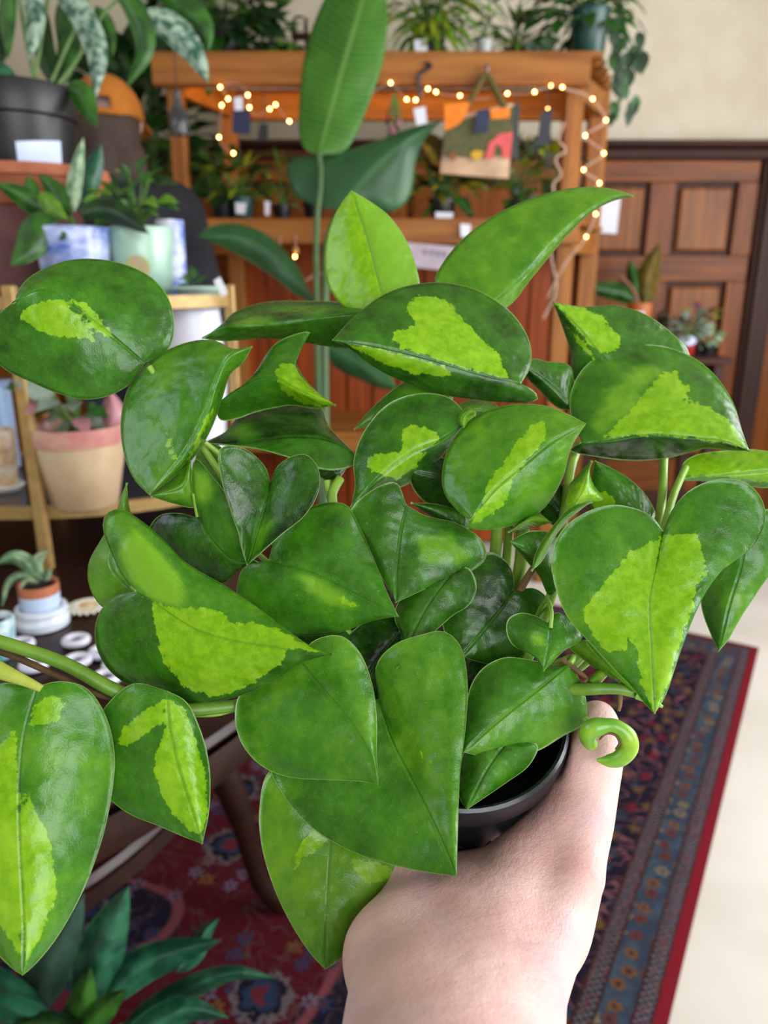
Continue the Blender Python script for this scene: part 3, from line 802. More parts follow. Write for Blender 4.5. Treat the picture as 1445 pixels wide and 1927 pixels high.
lf([(712, 1315), (736, 1390), (776, 1470), (822, 1562), (859, 1649)],
   [(640, 1340), (560, 1390), (509, 1440), (530, 1492), (580, 1552), (652, 1598), (742, 1629), (812, 1643)],
   [(708, 1252), (740, 1214), (790, 1195), (836, 1188), (866, 1215), (880, 1282), (876, 1370), (866, 1452), (862, 1552)],
   2, -42, [[(772, 1405), (790, 1412), (816, 1436), (800, 1430)]], tone=.42, toneR=.55, eL=5, eR=3, bulge=3.0, nt=48)
lf([(632, 1480), (621, 1600), (615, 1700), (612, 1824)],
   [(560, 1440), (506, 1452), (488, 1520), (492, 1590), (515, 1670), (551, 1745), (590, 1802)],
   [(720, 1500), (766, 1570), (758, 1636), (720, 1710), (670, 1774), (632, 1812)],
   -2, -38, [[(588, 1560), (615, 1552), (615, 1590), (580, 1610), (548, 1640), (560, 1600)], [(650, 1612), (720, 1625), (745, 1650), (690, 1665), (670, 1640)]], tone=.66, eL=5, eR=6, bulge=2.6, nt=48)
lf([(850, 1080), (811, 1130), (777, 1190), (747, 1257)], [(800, 1090), (751, 1130), (742, 1164), (755, 1196), (752, 1226)], [(880, 1068), (897, 1101), (886, 1135), (850, 1160), (800, 1207), (771, 1240)], 16, -6, [], tone=.24, eL=5, eR=5)
lf([(968, 1112), (932, 1160), (868, 1236)], [(962, 1070), (930, 1040), (895, 1045), (850, 1080), (830, 1140), (840, 1200)], [(1005, 1107), (1033, 1130), (1040, 1175), (1000, 1225), (930, 1250)], 26, 16, [], tone=.16, toneR=.3, eL=4, eR=4)
lf([(1036, 1175), (1033, 1215), (1023, 1263)], [(1010, 1160), (980, 1153), (956, 1165), (953, 1190), (966, 1215), (1000, 1232), (1013, 1246)], [(1046, 1152), (1070, 1164), (1097, 1198), (1060, 1226), (1040, 1245)], -4, -14, [], soft=[[(1000, 1190), (1025, 1196), (1020, 1215), (1005, 1208)]], tone=.36, eL=4, eR=4, nt=26)
lf([(1072, 1248), (1020, 1291), (950, 1346), (912, 1378), (872, 1416)],
   [(1040, 1250), (990, 1240), (950, 1237), (910, 1256), (886, 1290), (875, 1342), (870, 1390)],
   [(1092, 1282), (1105, 1330), (1100, 1361), (1060, 1385), (1010, 1414), (942, 1427), (900, 1422)],
   2, -17, [], tone=.34, toneR=.55, eL=6, eR=4, bulge=2.6)
lf([(955, 1395), (915, 1450), (878, 1524)], [(890, 1390), (865, 1440), (864, 1500)], [(1012, 1402), (996, 1440), (950, 1475), (906, 1505)], -8, -30, [], tone=.36)
# --- lower left
lf([(315, 1300), (318, 1360), (335, 1440), (360, 1520), (381, 1588)],
   [(252, 1286), (206, 1320), (177, 1370), (174, 1430), (195, 1490), (240, 1530), (300, 1555), (346, 1575)],
   [(350, 1320), (376, 1370), (394, 1440), (394, 1522)],
   -26, -46, [[(222, 1395), (232, 1372), (270, 1335), (312, 1315), (308, 1358), (270, 1384), (234, 1406)],
              [(314, 1315), (345, 1330), (368, 1390), (388, 1460), (390, 1540), (378, 1575), (340, 1550), (306, 1500), (290, 1445), (292, 1420), (312, 1372)]], tone=.38, eL=7, eR=6, bulge=2.6)
lf([(70, 1292), (45, 1380), (35, 1500), (40, 1650), (45, 1760), (42, 1836)],
   [(40, 1289), (0, 1286), (-60, 1330), (-110, 1450), (-110, 1600), (-60, 1720), (-10, 1790), (20, 1820)],
   [(110, 1282), (160, 1293), (196, 1340), (216, 1420), (208, 1510), (186, 1600), (150, 1690), (100, 1775), (60, 1821)],
   -36, -62, [[(42, 1470), (65, 1520), (98, 1595), (106, 1690), (80, 1750), (50, 1815), (42, 1700), (36, 1550)], [(62, 1330), (100, 1308), (122, 1320), (108, 1362), (55, 1368)],
              [(30, 1370), (0, 1400), (-60, 1450), (-60, 1650), (0, 1740), (40, 1800), (38, 1600), (33, 1450)]], tone=.5, eL=8, eR=8, bulge=4.0, nt=48, ripple=1.2)
# --- deeper blades between the stems
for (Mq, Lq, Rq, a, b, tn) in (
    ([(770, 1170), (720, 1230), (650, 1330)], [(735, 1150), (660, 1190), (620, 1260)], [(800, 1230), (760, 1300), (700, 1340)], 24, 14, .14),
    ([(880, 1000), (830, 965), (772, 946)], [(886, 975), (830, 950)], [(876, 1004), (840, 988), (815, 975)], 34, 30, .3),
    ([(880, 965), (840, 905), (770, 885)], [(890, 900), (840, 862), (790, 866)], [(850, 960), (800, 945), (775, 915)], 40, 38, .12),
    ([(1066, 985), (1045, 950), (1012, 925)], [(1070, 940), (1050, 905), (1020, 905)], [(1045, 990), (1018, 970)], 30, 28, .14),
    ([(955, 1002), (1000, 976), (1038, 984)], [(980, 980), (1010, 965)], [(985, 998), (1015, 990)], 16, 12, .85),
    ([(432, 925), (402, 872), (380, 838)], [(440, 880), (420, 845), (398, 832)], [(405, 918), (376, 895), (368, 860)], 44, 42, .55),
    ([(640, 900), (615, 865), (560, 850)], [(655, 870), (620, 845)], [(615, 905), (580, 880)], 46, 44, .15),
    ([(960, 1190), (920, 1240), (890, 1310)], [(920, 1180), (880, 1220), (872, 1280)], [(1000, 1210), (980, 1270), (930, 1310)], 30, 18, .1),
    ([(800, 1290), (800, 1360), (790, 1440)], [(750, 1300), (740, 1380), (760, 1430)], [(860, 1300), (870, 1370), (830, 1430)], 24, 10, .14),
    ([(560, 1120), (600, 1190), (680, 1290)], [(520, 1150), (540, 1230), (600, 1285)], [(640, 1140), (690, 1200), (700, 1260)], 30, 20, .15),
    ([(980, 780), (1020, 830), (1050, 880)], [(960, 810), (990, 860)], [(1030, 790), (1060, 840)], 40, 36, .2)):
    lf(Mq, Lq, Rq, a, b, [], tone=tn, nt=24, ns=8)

# petioles and vines
for pts, r, mm in (
    ([(1088, 838, 62), (1074, 880, 44), (1062, 960, 30), (1040, 1110, 22), (985, 1260, 22)], (9, 10), M_petiole),
    ([(1250, 838, 66), (1248, 880, 50), (1246, 930, 34), (1220, 1060, 22), (1090, 1240, 18), (980, 1320, 24)], (8, 10), M_petiole),
    ([(1290, 880, 46), (1268, 930, 30), (1252, 985, 6), (1240, 1040, 24), (1120, 1230, 22), (960, 1330, 26)], (7, 10), M_petiole),
    ([(936, 985, 26), (932, 1040, 40), (915, 1180, 48), (890, 1320, 42)], (11, 11), M_petiole),
    ([(958, 980, 32), (955, 1040, 42), (935, 1180, 48), (905, 1320, 42)], (9, 10), M_petiole),
    ([(984, 978, 30), (980, 1060, 38), (955, 1180, 48), (915, 1330, 44)], (13, 12), M_petiole),
    ([(1010, 1060, 26), (980, 1110, 28), (930, 1290, 30)], (7, 8), M_brownstem),
    ([(640, 900, 44), (625, 930, 40), (640, 985, 34), (760, 1240, 30)], (9, 9), M_petiole),
    ([(615, 905, 44), (622, 940, 42), (650, 1000, 38), (780, 1240, 32)], (7, 8), M_petiole),
    ([(385, 832, 30), (420, 860, 34), (500, 930, 34), (700, 1180, 30)], (5, 8), M_petiole),
    ([(372, 972, 20), (366, 920, 16), (440, 1000, 30), (690, 1220, 30)], (4, 7), M_petiole),
    ([(281, 690, 34), (330, 760, 36), (480, 980, 34), (740, 1230, 30)], (6, 8), M_petiole),
    ([(258, 1112, -11), (244, 1102, -8), (300, 1130, 14), (560, 1220, 26), (760, 1290, 28)], (4, 8), M_petiole),
    ([(1036, 1182, -5), (1037, 1150, -2), (1030, 1130, 10), (990, 1200, 36)], (4, 5), M_petiole),
    ([(1072, 1248, 2), (1080, 1236, 6), (1010, 1270, 22), (940, 1330, 26)], (6, 9), M_petiole),
    ([(1196, 1304, -2), (1160, 1296, -2), (1098, 1297, 0), (1020, 1300, 10), (930, 1330, 24)], (10, 12, 12, 11), M_vine),
    ([(1200, 1306, -4), (1232, 1322, -8), (1246, 1330, -8)], (11, 8, 3), M_petiole),
    ([(1112, 1290, 2), (1128, 1272, 6), (1150, 1250, 12)], (11, 10), M_petiole),
    ([(1165, 1304, 0), (1166, 1322, 0), (1164, 1338, 0)], (6, 5, 3), M_brownstem),
    ([(1058, 1240, 4), (1085, 1262, 2), (1104, 1278, 2), (1098, 1284, 0)], (6, 6, 5, 3), M_brownstem),
    ([(1100, 1352, -4), (1108, 1362, -6), (1114, 1372, -8)], (6, 7), M_petiole),
    ([(-60, 1192, -20), (0, 1208, -20), (120, 1248, -18), (222, 1302, -16), (330, 1335, -8), (450, 1328, 2), (620, 1320, 14)], (13, 13, 14, 13, 11, 10), M_vine),
    ([(-60, 1215, -17), (0, 1226, -17), (100, 1268, -15), (200, 1313, -13), (260, 1322, -10)], (7, 7, 6, 5, 3), M_brownstem),
    ([(-60, 1235, -34), (0, 1262, -34), (50, 1283, -35), (78, 1296, -36)], (22, 18, 12, 7), mat('pale_sheath', 'a9b450', '8fa037', rough=.45, scale=60)),
    ([(360, 1338, 2), (405, 1336, 4), (450, 1326, 6)], (12, 13, 11), M_petiole)):
    px_tube('petiole' if mm is not M_brownstem else 'aerial_root', pts, r, mm, plant)
# rolled-up young leaf hanging over the thumb
cp = [(1113, 1402, -12), (1106, 1390, -14), (1110, 1374, -16), (1130, 1367, -17), (1156, 1366, -18), (1178, 1382, -18), (1183, 1406, -17), (1166, 1427, -16), (1144, 1432, -15), (1122, 1430, -14)]
px_tube('young_leaf', cp, (12, 17, 18, 13, 14, 18, 18, 16, 12, 2), mat('young_leaf_skin', '8cb52c', '5d9a2e', rough=.3, scale=80), plant, seg=16, n=48)
px_tube('dry_edge', [(1128, 1392, -16), (1140, 1380, -18), (1158, 1384, -19), (1166, 1398, -19), (1158, 1410, -17)], (1.5, 3, 2, 3, 1.5), M_brownstem, plant, n=20)

# ================================================================ the hand that holds the pot
def hp(px, py, d): return at(px, py, .330 + d / 1000)
def chain(pts): # (px, py, d, r_mm)
    return [(hp(*a[:3]), hp(*b[:3]), a[3] / 1000, b[3] / 1000) for a, b in zip(pts, pts[1:])]
prims = []
prims += chain([(1124, 1350, 18, 7.5), (1120, 1385, 13, 9.6), (1110, 1440, 6, 11.0), (1092, 1510, 2, 12.3), (1066, 1580, -4, 14.6), (1046, 1660, -10, 16.0), (1020, 1740, -22, 17.0), (940, 1935, -76, 18.5), (880, 2150, -120, 24)])
prims += chain([(1010, 1585, 0, 10), (985, 1650, -8, 16), (930, 1760, -34, 19), (868, 1940, -82, 22), (820, 2150, -122, 27)])
prims += chain([(880, 1672, -2, 15), (855, 1740, -22, 18), (790, 1935, -78, 20), (755, 2150, -120, 26)])
prims += chain([(785, 1690, -4, 15), (745, 1800, -38, 18.0), (772, 1935, -78, 19.5)])
for th_ in (-62, -85, -108, -128):
    prims.append((pot_pt(math.radians(th_), .070, .046), hp(900, 1720, -6), .0095, .015))
# tendon ridge along the thumb side
prims += chain([(1112, 1540, -10, 5), (1096, 1650, -25, 5), (1040, 1780, -48, 5), (985, 1900, -80, 5)])
# four fingers wrapped round the left and far side of the pot
for k, (s0, r0) in enumerate(((.034, 8.4), (.050, 8.6), (.066, 8.2), (.080, 7.2))):
    rr = POT_R - (POT_R - .036) * s0 / POT_H + r0 / 1000 * .92
    pr = [pot_pt(th, s0, rr) for th in np.radians((-130, -152, -178, -205, -228))]
    rad = [r0 * 1.25, r0 * 1.08, r0, r0 * .95, r0 * .82]
    prims += [(a, b, ra / 1000, rb / 1000) for a, b, ra, rb in zip(pr, pr[1:], rad, rad[1:])]
    prims.append((pr[0], hp(815 - 6 * k, 1690, 0), rad[0] / 1000, .011))
def carve_pot(G):
    q = G - RIM_C; s = q @ AX
    r = np.linalg.norm(q - s[..., None] * AX, axis=-1)
    rp = np.where(s < .012, .0510, .0472 - (.0472 - .0362) * (s - .014) / (POT_H - .014))
    return -np.maximum(r - rp - .0003, np.maximum(-.003 - s, s - POT_H))
hv, hf = sdf_mesh(prims, .011, .0021, carve_pot)
def skin_material(name, c1, c2, pink, detail=1.0):
    m = bpy.data.materials.new(name); t = NT(m); co = t.coord()
    c = t.mix(t.ramp(t.noise(co, 30, 3.0), .35, .65), c1, c2)
    c = t.mix(t.m('MULTIPLY', t.ramp(t.noise(t.mapping(co, loc=(.3, .1, .2)), 24, 2.0), .5, .75), .4), c, pink)
    c = t.mix(t.m('MULTIPLY', t.ramp(t.noise(t.mapping(co, loc=(.7, .5, .2)), 32, 2.0), .52, .72), .35), c, 'b9a3b4')   # veins close under the skin
    c = t.mix(t.m('MULTIPLY', t.ramp(t.noise(co, 1400, 2.0), .5, .8), .25), c, 'c58f86')
    wr = t.noise(t.mapping(co, scale=(1, 1, 2.6), rot=(0, .5, 0)), 480, 4.0, .65)
    vo = t.n('ShaderNodeTexVoronoi', feature='DISTANCE_TO_EDGE'); t.set(vo.inputs['Vector'], t.mapping(co, scale=(1, 1, 1.8), rot=(.3, .4, 0)))
    vo.inputs['Scale'].default_value = 620
    nrm = t.bump(t.ramp(vo.outputs['Distance'], 0, .25), .12 * detail, .0006)
    nrm = t.bump(wr, .35 * detail, .0013, nrm)
    nrm = t.bump(t.noise(co, 60, 2.0), .25 * detail, .006, nrm)
    t.done(t.principled(c, .48, Normal=nrm, **{'Subsurface Weight': .2, 'Subsurface Radius': (.006, .0025, .0015), 'Subsurface Scale': .5, 'Specular IOR Level': .35}))
    return m
M_skin = skin_material('pale_skin', 'd8b6b0', 'd0a8a2', 'cc9492')
hand = mesh_obj('person', hv, hf, M_skin)
sm = hand.modifiers.new('smooth', 'SMOOTH'); sm.factor = .5; sm.iterations = 6
tag(hand, 'bare left hand and wrist gripping the small black pot from below', 'person')
# ================================================================ helpers for the plants and pots around the room
G_dark = mat_leaf('foliage_dark', '1c4418', '0f2a10')
G_mid = mat_leaf('foliage_mid', '356b1f', '1f4a18')
G_light = mat_leaf('foliage_light', '6d9a2a', '44761f')
G_yel = mat_leaf('foliage_yellow', 'a3ad22', '4e701c')
G_croton = mat_leaf('foliage_croton', 'c0a71e', '2c4a16', scale=26)
G_silver = mat_leaf('foliage_silver', '9fb8a4', '2c5a45', scale=60, rough=.35)
G_grey = mat_leaf('foliage_grey', '8d9a8c', '56705c', scale=40)
G_blue = mat_leaf('foliage_bluegreen', '2c6a4a', '174634', rough=.34)
G_strel = mat_leaf('foliage_paddle', '4a842a', '3a7426', scale=8, trans=.34, vein='7aa852', rough=.38)
G_strel2 = mat_leaf('foliage_paddle_dark', '2f5f34', '24502c', scale=8, trans=.16, vein='4a7a4a', rough=.38)
G_red = mat_leaf('foliage_red', '6b1f2a', '3a1a24')
G_pink = mat_leaf('foliage_pink', 'c28a94', 'a8707c')
G_pale = mat_leaf('foliage_pale', 'a9bf9a', '5f8f68', scale=45)
M_stem = mat('green_stem', '4f7a2c', '3a5f22', rough=.5)
M_soil = MATS['potting_soil']
M_terra = mat('terracotta', 'b26b4c', 'a25c40', rough=.8, scale=30, bump=.15)
M_label = mat('label_white', 'c9d6f2', 'bccbea', rough=.6)
M_tagw = mat('tag_white', 'dcdde8', rough=.7)
M_black = mat('black_plastic', '0d0f14', '14171d', rough=.42)
M_navy = mat('navy_card', '141c3a', '1d264a', rough=.6)
M_gold = mat('brushed_gold', 'b3945e', 'a08250', rough=.42, metal=.35, scale=60)

def leaf_mesh(name, prof, curl=.25, fold=.12, n=8, m=2):
    """leaf of length 1 along +Y, normal +Z; prof(t) half width"""
    v = []; f = []; cols = 2 * m + 1
    for i in range(n + 1):
        t = i / n
        for k in range(-m, m + 1):
            s = k / m
            v.append((prof(t) * s, t - .04 * abs(s), fold * abs(s) * prof(t) * 1.4 - curl * t * t + .02 * math.sin(9 * t + k)))
    for i in range(n):
        for k in range(cols - 1):
            a = i * cols + k; f.append((a, a + 1, a + cols + 1, a + cols))
    me = bpy.data.meshes.new(name); me.from_pydata(v, [], f)
    me.polygons.foreach_set('use_smooth', np.ones(len(f), bool)); me.update()
    return me
P_oval = lambda t: .30 * math.sin(math.pi * min(1, t ** .8)) + .004
P_lance = lambda t: .13 * math.sin(math.pi * t ** .75) + .003
P_heart = lambda t: .36 * (math.sin(math.pi * t ** .55)) + .003
P_round = lambda t: .44 * math.sqrt(max(0, 1 - (2 * t - 1) ** 2)) + .004
P_grass = lambda t: .045 * math.sin(math.pi * t ** .6) + .002
SHAPES = {}
def shape(kind, material, curl=.25):
    k = (kind, material.name, curl)
    if k not in SHAPES:
        me = leaf_mesh('leaf', {'oval': P_oval, 'lance': P_lance, 'heart': P_heart, 'round': P_round, 'grass': P_grass}[kind], curl)
        me.materials.append(material); SHAPES[k] = me
    return SHAPES[k]
def inst(name, me, parent, pos, direction, normal, size):
    y = Vector(direction).normalized(); z = Vector(normal)
    z = (z - y * z.dot(y))
    if z.length < 1e-3: z = Vector((0.3, 0.2, 1)) - y * y.z
    z.normalize(); x = y.cross(z)
    o = bpy.data.objects.new(name, me); col.objects.link(o)
    o.parent = parent
    p = Vector(pos) - Vector(ploc(parent))
    o.matrix_local = Matrix(((x.x * size, y.x * size, z.x * size, p.x), (x.y * size, y.y * size, z.y * size, p.y), (x.z * size, y.z * size, z.z * size, p.z), (0, 0, 0, 1)))
    return o
def bush(parent, base, center, radii, n, kinds, size, seed, droop=.25, stems=True, spread=1.0, stem_mat=None):
    """leaves on stems that rise from base and fill an ellipsoid"""
    rg = random.Random(seed); base = np.array(base, float); c = np.array(center, float)
    st = MB()
    for i in range(n):
        while True:
            d = np.array([rg.uniform(-1, 1) for _ in range(3)])
            if .15 < np.linalg.norm(d) < 1: break
        p = c + d * np.array(radii) * .92
        out = (p - base); out /= np.linalg.norm(out) + 1e-9
        dirv = out * .6 + np.array([d[0], d[1], d[2] * .5 - droop]) * spread
        nrm = np.array([rg.uniform(-.4, .4), rg.uniform(-.9, -.1), rg.uniform(.4, 1.0)])
        sh, mt = kinds[rg.randrange(len(kinds))]
        s = rg.uniform(*size)
        inst('leaf', shape(sh, mt, rg.choice((.15, .3, .45))), parent, p, dirv, nrm, s)
        if stems and i % 2 == 0:
            mid = (base * .45 + p * .55) + np.array([0, 0, .06 * np.linalg.norm(p - base)])
            st.tube(spline([base + (c - base) * .02 * rg.uniform(-1, 1), mid, p], 7), [.003, .0015], 5)
    if stems and st.v: st.obj('stem', stem_mat or M_stem, parent)
def strap(parent, pts, w, D, material, dd=(0, 0), e=4, unit=.004, name='leaf', prof=None, nt=16, ns=4):
    """leaf along a line of photo points, w pixels wide, at depth D"""
    S = spline(pts, 9); tg = np.gradient(S, axis=0); tg /= np.linalg.norm(tg, axis=1)[:, None]
    nr = np.stack([-tg[:, 1], tg[:, 0]], 1)
    t = np.linspace(0, 1, 9)
    hw = w / 2 * (prof(t) if prof else np.sin(np.pi * t ** .75) ** .8)
    return blade(parent, S, (S + nr * hw[:, None])[1:-1], (S - nr * hw[:, None])[1:-1], dd[0], dd[1], eL=e, eR=e, bulge=.6, D0=D, unit=unit,
                 material=material, thick=.0012, nt=nt, ns=ns, ripple=.5, name=name)
def pot_profile(rt, rb, h, lip=.0, wall=.006):
    p = [(rb * .0, 0), (rb * .94, 0), (rb, .004)]
    if lip: p += [(rb + (rt - rb) * .8, h - lip * 3), (rt + lip * .2, h - lip * 3), (rt + lip * .6, h - .002), (rt + lip * .3, h)]
    else: p += [(rb + (rt - rb) * .5, h * .5), (rt, h - .003), (rt - wall * .3, h)]
    p += [(rt - wall, h - .001), (rt - wall - .002, h * .82)]
    return p
def pot(parent, base, rt, rb, h, material, lip=0.0, soil=True, seg=32, name='pot'):
    o = MB().lathe(pot_profile(rt, rb, h, lip), base, (0, 0, 1), seg, cap=False).obj(name, material, parent)
    if soil: MB().lathe([(0, h * .86), (rt * .5, h * .87), (rt - .007, h * .85)], base, (0, 0, 1), 20, cap=False).obj('soil', M_soil, parent)
    return o
def quad_label(parent, pts, material, thick=(0, -.0015, 0), name='label'):
    return MB().prism(pts, thick).obj(name, material, parent, smooth=False)

# ================================================================ round two-tier walnut table
TC = np.array([-.744, 1.055]); TZ = .75
tb = thing('round_table', 'dark polished round wooden table with a lower tier standing on the rug', 'table', (TC[0], TC[1], 0.011))
MB().lathe([(0, TZ - .03), (.62, TZ - .034), (.655, TZ - .03), (.672, TZ - .02), (.68, TZ - .01), (.676, TZ - .002), (.668, TZ), (0, TZ)], (TC[0], TC[1], 0), (0, 0, 1), 96, cap=False).obj('tabletop', M_table, tb)
MB().lathe([(.665, TZ - .034), (.668, TZ - .05), (.655, TZ - .085), (.64, TZ - .085), (.64, TZ - .034)], (TC[0], TC[1], 0), (0, 0, 1), 96, cap=False).obj('apron', M_tedge, tb)
MB().lathe([(0, .465), (.44, .462), (.472, .468), (.476, .48), (.47, .489), (.46, .49), (0, .49)], (TC[0], TC[1], 0), (0, 0, 1), 80, cap=False).obj('lower_shelf', M_table, tb)
MB().lathe([(.468, .466), (.47, .44), (.455, .425), (.44, .43), (.44, .462)], (TC[0], TC[1], 0), (0, 0, 1), 80, cap=False).obj('shelf_edge', M_tedge, tb)
for a in (16, 106, 196, 286):
    ca, sa = math.cos(math.radians(a)), math.sin(math.radians(a))
    pt = lambda r, z: (TC[0] + ca * r, TC[1] + sa * r, z)
    MB().tube(spline([pt(.40, .74), pt(.395, .6), pt(.41, .46), pt(.47, .34), pt(.50, .22), pt(.52, .10), pt(.57, .012)], 20), (.022, .024, .034, .03, .024, .018, .022), 12).obj('leg', M_tedge, tb)

# ================================================================ gold display stand on the table
SC = np.array([-.61, 1.38]); SA, SB = .34, .22; SZ1, SZ2 = .848, 1.172
stand = thing('display_stand', 'oval gold metal display stand with two glass shelves on the dark table', 'display stand', (SC[0], SC[1], TZ))
def oval(a, b, z, n=64): return [(SC[0] + a * math.cos(2 * math.pi * k / n), SC[1] + b * math.sin(2 * math.pi * k / n), z) for k in range(n)]
def band(a, b, z0, z1, w, material, name):
    m = MB(); n = 72; v = []; f = []
    for (aa, bb, z) in ((a, b, z0), (a, b, z1), (a - w, b - w, z1), (a - w, b - w, z0)): v += oval(aa, bb, z, n)
    for r in range(4):
        for k in range(n): f.append((r * n + k, r * n + (k + 1) % n, ((r + 1) % 4) * n + (k + 1) % n, ((r + 1) % 4) * n + k))
    return m.add(v, f).obj(name, material, stand, auto=30)
m = bpy.data.materials.new('smoked_glass'); t = NT(m)
t.done(t.principled('3a3d42', .06, Alpha=.62, **{'Specular IOR Level': .6})); M_glass = m
for z in (SZ1, SZ2):
    band(SA, SB, z - .016, z + .004, .012, M_gold, 'shelf_rim')
    MB().add(oval(SA - .012, SB - .012, z - .006) + oval(SA - .012, SB - .012, z), [tuple(range(63, -1, -1)), tuple(range(64, 128))] + [(k, (k + 1) % 64, 64 + (k + 1) % 64, 64 + k) for k in range(64)]).obj('glass_shelf', M_glass, stand, auto=30)
fl_ = atZ(92, 1072, TZ)
for (x, y) in ((fl_[0], fl_[1] - .003), (SC[0] + SA, SC[1]), (SC[0] - .1, SC[1] + SB), (SC[0] - SA, SC[1])):
    MB().box((x - .009, y - .009, TZ + .001), (x + .009, y + .009, SZ2 + .02), .002).obj('post', M_gold, stand)

# --- pots on the stand's upper shelf
TOP = SZ2 + .001
M_bluepot = mat('blue_marbled_glaze', '2a4fa8', 'b9c4e2', rough=.25, scale=14, stretch=(1, 1, 2.5))
M_mint = mat('mint_glaze', 'a8c9b4', '93b9a8', rough=.25, scale=18)
M_bw = mat('blue_white_glaze', 'e2e9f4', '3f63ba', rough=.25, scale=22)
def X_at(px, D): return (px - W / 2) / F * D
b0 = at(142, 500, 1.27)
hoya = thing('potted_hoya', 'waxy leaved hoya in a blue marbled ceramic pot on the gold stand', 'potted plant', (b0[0], b0[1], TOP))
pot(hoya, (b0[0], b0[1], TOP), .061, .05, float(atY(142, 428, b0[1])[2] - TOP), M_bluepot)
def hs(pts, w, mt, dd=(0, 0)): strap(hoya, pts, w, 1.24, mt, dd)
hs([(140, 400), (140, 350), (148, 300), (157, 258)], 30, G_pale)
hs([(120, 410), (70, 385), (30, 362), (-10, 345)], 46, G_mid, (0, -10))
hs([(135, 405), (115, 375), (92, 345), (72, 328)], 40, G_mid)
hs([(75, 362), (95, 385), (112, 402), (128, 414)], 34, G_light, (-6, -12))
hs([(62, 375), (58, 350), (50, 330)], 28, G_mid)
hs([(110, 415), (75, 430), (55, 465), (20, 500)], 66, G_mid, (-8, -16))
hs([(110, 430), (120, 440), (112, 452)], 24, G_dark, (-10, -12))
hs([(150, 405), (190, 392), (230, 405), (280, 440)], 46, G_dark, (-4, -10))
hs([(150, 400), (165, 340), (178, 310), (190, 270)], 50, G_blue, (10, 14))
px_tube('stem', [(140, 430, 0), (128, 405, 0), (110, 395, 0)], (5, 4), M_stem, hoya, D0=1.26)
b1 = at(268, 500, 1.32)
mp = thing('potted_herb', 'small leaved herb in a pale mint glazed pot on the gold stand', 'potted plant', (b1[0], b1[1], TOP))
hgt = float(atY(268, 428, b1[1])[2] - TOP)
pot(mp, (b1[0], b1[1], TOP), .056, .047, hgt, M_mint)
MB().lathe([(0, 0), (.014, .0005), (.021, 0)], (b1[0] + .008, b1[1] - .0545, TOP + hgt * .40), (.12, -1, .14), 20, cap=False).obj('painted_spot', mat('olive_glaze', '9aa845', 'b08f8a', rough=.3, scale=50), mp)
bush(mp, (b1[0], b1[1], TOP + hgt), (b1[0] - .008, b1[1] - .01, TOP + hgt + .045), (.068, .05, .05), 46, [('oval', G_mid), ('oval', G_mid), ('oval', G_dark), ('oval', G_light)], (.022, .038), 5)
b2 = at(323, 480, 1.46)
cupt = thing('ceramic_cup', 'white ceramic cup with blue brush pattern behind the mint pot', 'cup', (b2[0], b2[1], TOP))
pot(cupt, (b2[0], b2[1], TOP), .027, .025, float(atY(323, 414, b2[1])[2] - TOP), M_bw, soil=False, name='cup_body')
b3 = at(372, 530, 1.30)
dish = thing('succulent_dish', 'shallow mint dish with a small dark succulent at the stand edge', 'dish', (b3[0], b3[1], TOP))
pot(dish, (b3[0], b3[1], TOP), .044, .032, .016, mat('pale_mint_dish', 'b4cbc0', 'a3bfb4', rough=.3), name='dish_body')
bush(dish, (b3[0], b3[1], TOP + .01), (b3[0] - .005, b3[1], TOP + .022), (.026, .02, .012), 18, [('oval', G_blue), ('oval', G_mid)], (.014, .022), 8, stems=False)
tg_ = [at(x, y, 1.29) for x, y in ((402, 528), (414, 521), (429, 552), (416, 560))]
tag(MB().prism(tg_, (0, .001, 0)).obj('price_tag', M_tagw, smooth=False), 'small white price tag tied at the right end of the gold stand', 'tag')
# stacked pots at the left: clay riser, terracotta bowl, black nursery pot
cx, cy = float(atY(34, 250, 1.5)[0]), 1.50
zA = float(atY(60, 392, cy)[2]); zB = float(atY(60, 322, cy)[2]); zC = float(atY(60, 168, cy)[2])
M_clay = mat('dark_red_clay', '5a2f2c', '4a2624', rough=.7, scale=20)
cr = thing('clay_riser', 'dark red clay pot turned upside down under the terracotta bowl', 'pot', (cx, cy, TOP))
MB().lathe([(0, 0), (.115, 0), (.117, .012), (.108, .016), (.092, zA - TOP - .004), (.088, zA - TOP), (0, zA - TOP)], (cx, cy, TOP), seg=40, cap=False).obj('upturned_pot', M_clay, cr)
MB().lathe([(.1175, .002), (.121, .006), (.1175, .012)], (cx, cy, TOP), seg=40, cap=False).obj('rim', M_clay, cr)
tbw = thing('terracotta_bowl', 'wide terracotta bowl under the large black nursery pot', 'bowl', (cx, cy, zA))
pot(tbw, (cx + .02, cy, zA), .128, .098, zB - zA, M_terra, lip=.006, soil=False, name='bowl_body', seg=44)
MB().lathe([(0, .02), (.10, .02)], (cx + .02, cy, zA), seg=32, cap=False).obj('bowl_floor', M_terra, tbw)
ag = thing('potted_aglaonema', 'large plant with drooping silver green leaves in a big black pot', 'potted plant', (cx, cy, zA + .021))
hh = zC - zA - .021
MB().lathe([(0, 0), (.085, 0), (.088, .006), (.098, hh * .70), (.1005, hh * .705), (.104, hh * .72), (.1085, hh - .004), (.106, hh), (.1025, hh - .002), (.098, hh * .8)], (cx, cy, zA + .021), seg=48, cap=False).obj('pot', M_black, ag)
MB().lathe([(0, hh * .9), (.1, hh * .88)], (cx, cy, zA + .021), seg=24, cap=False).obj('soil', M_soil, ag)
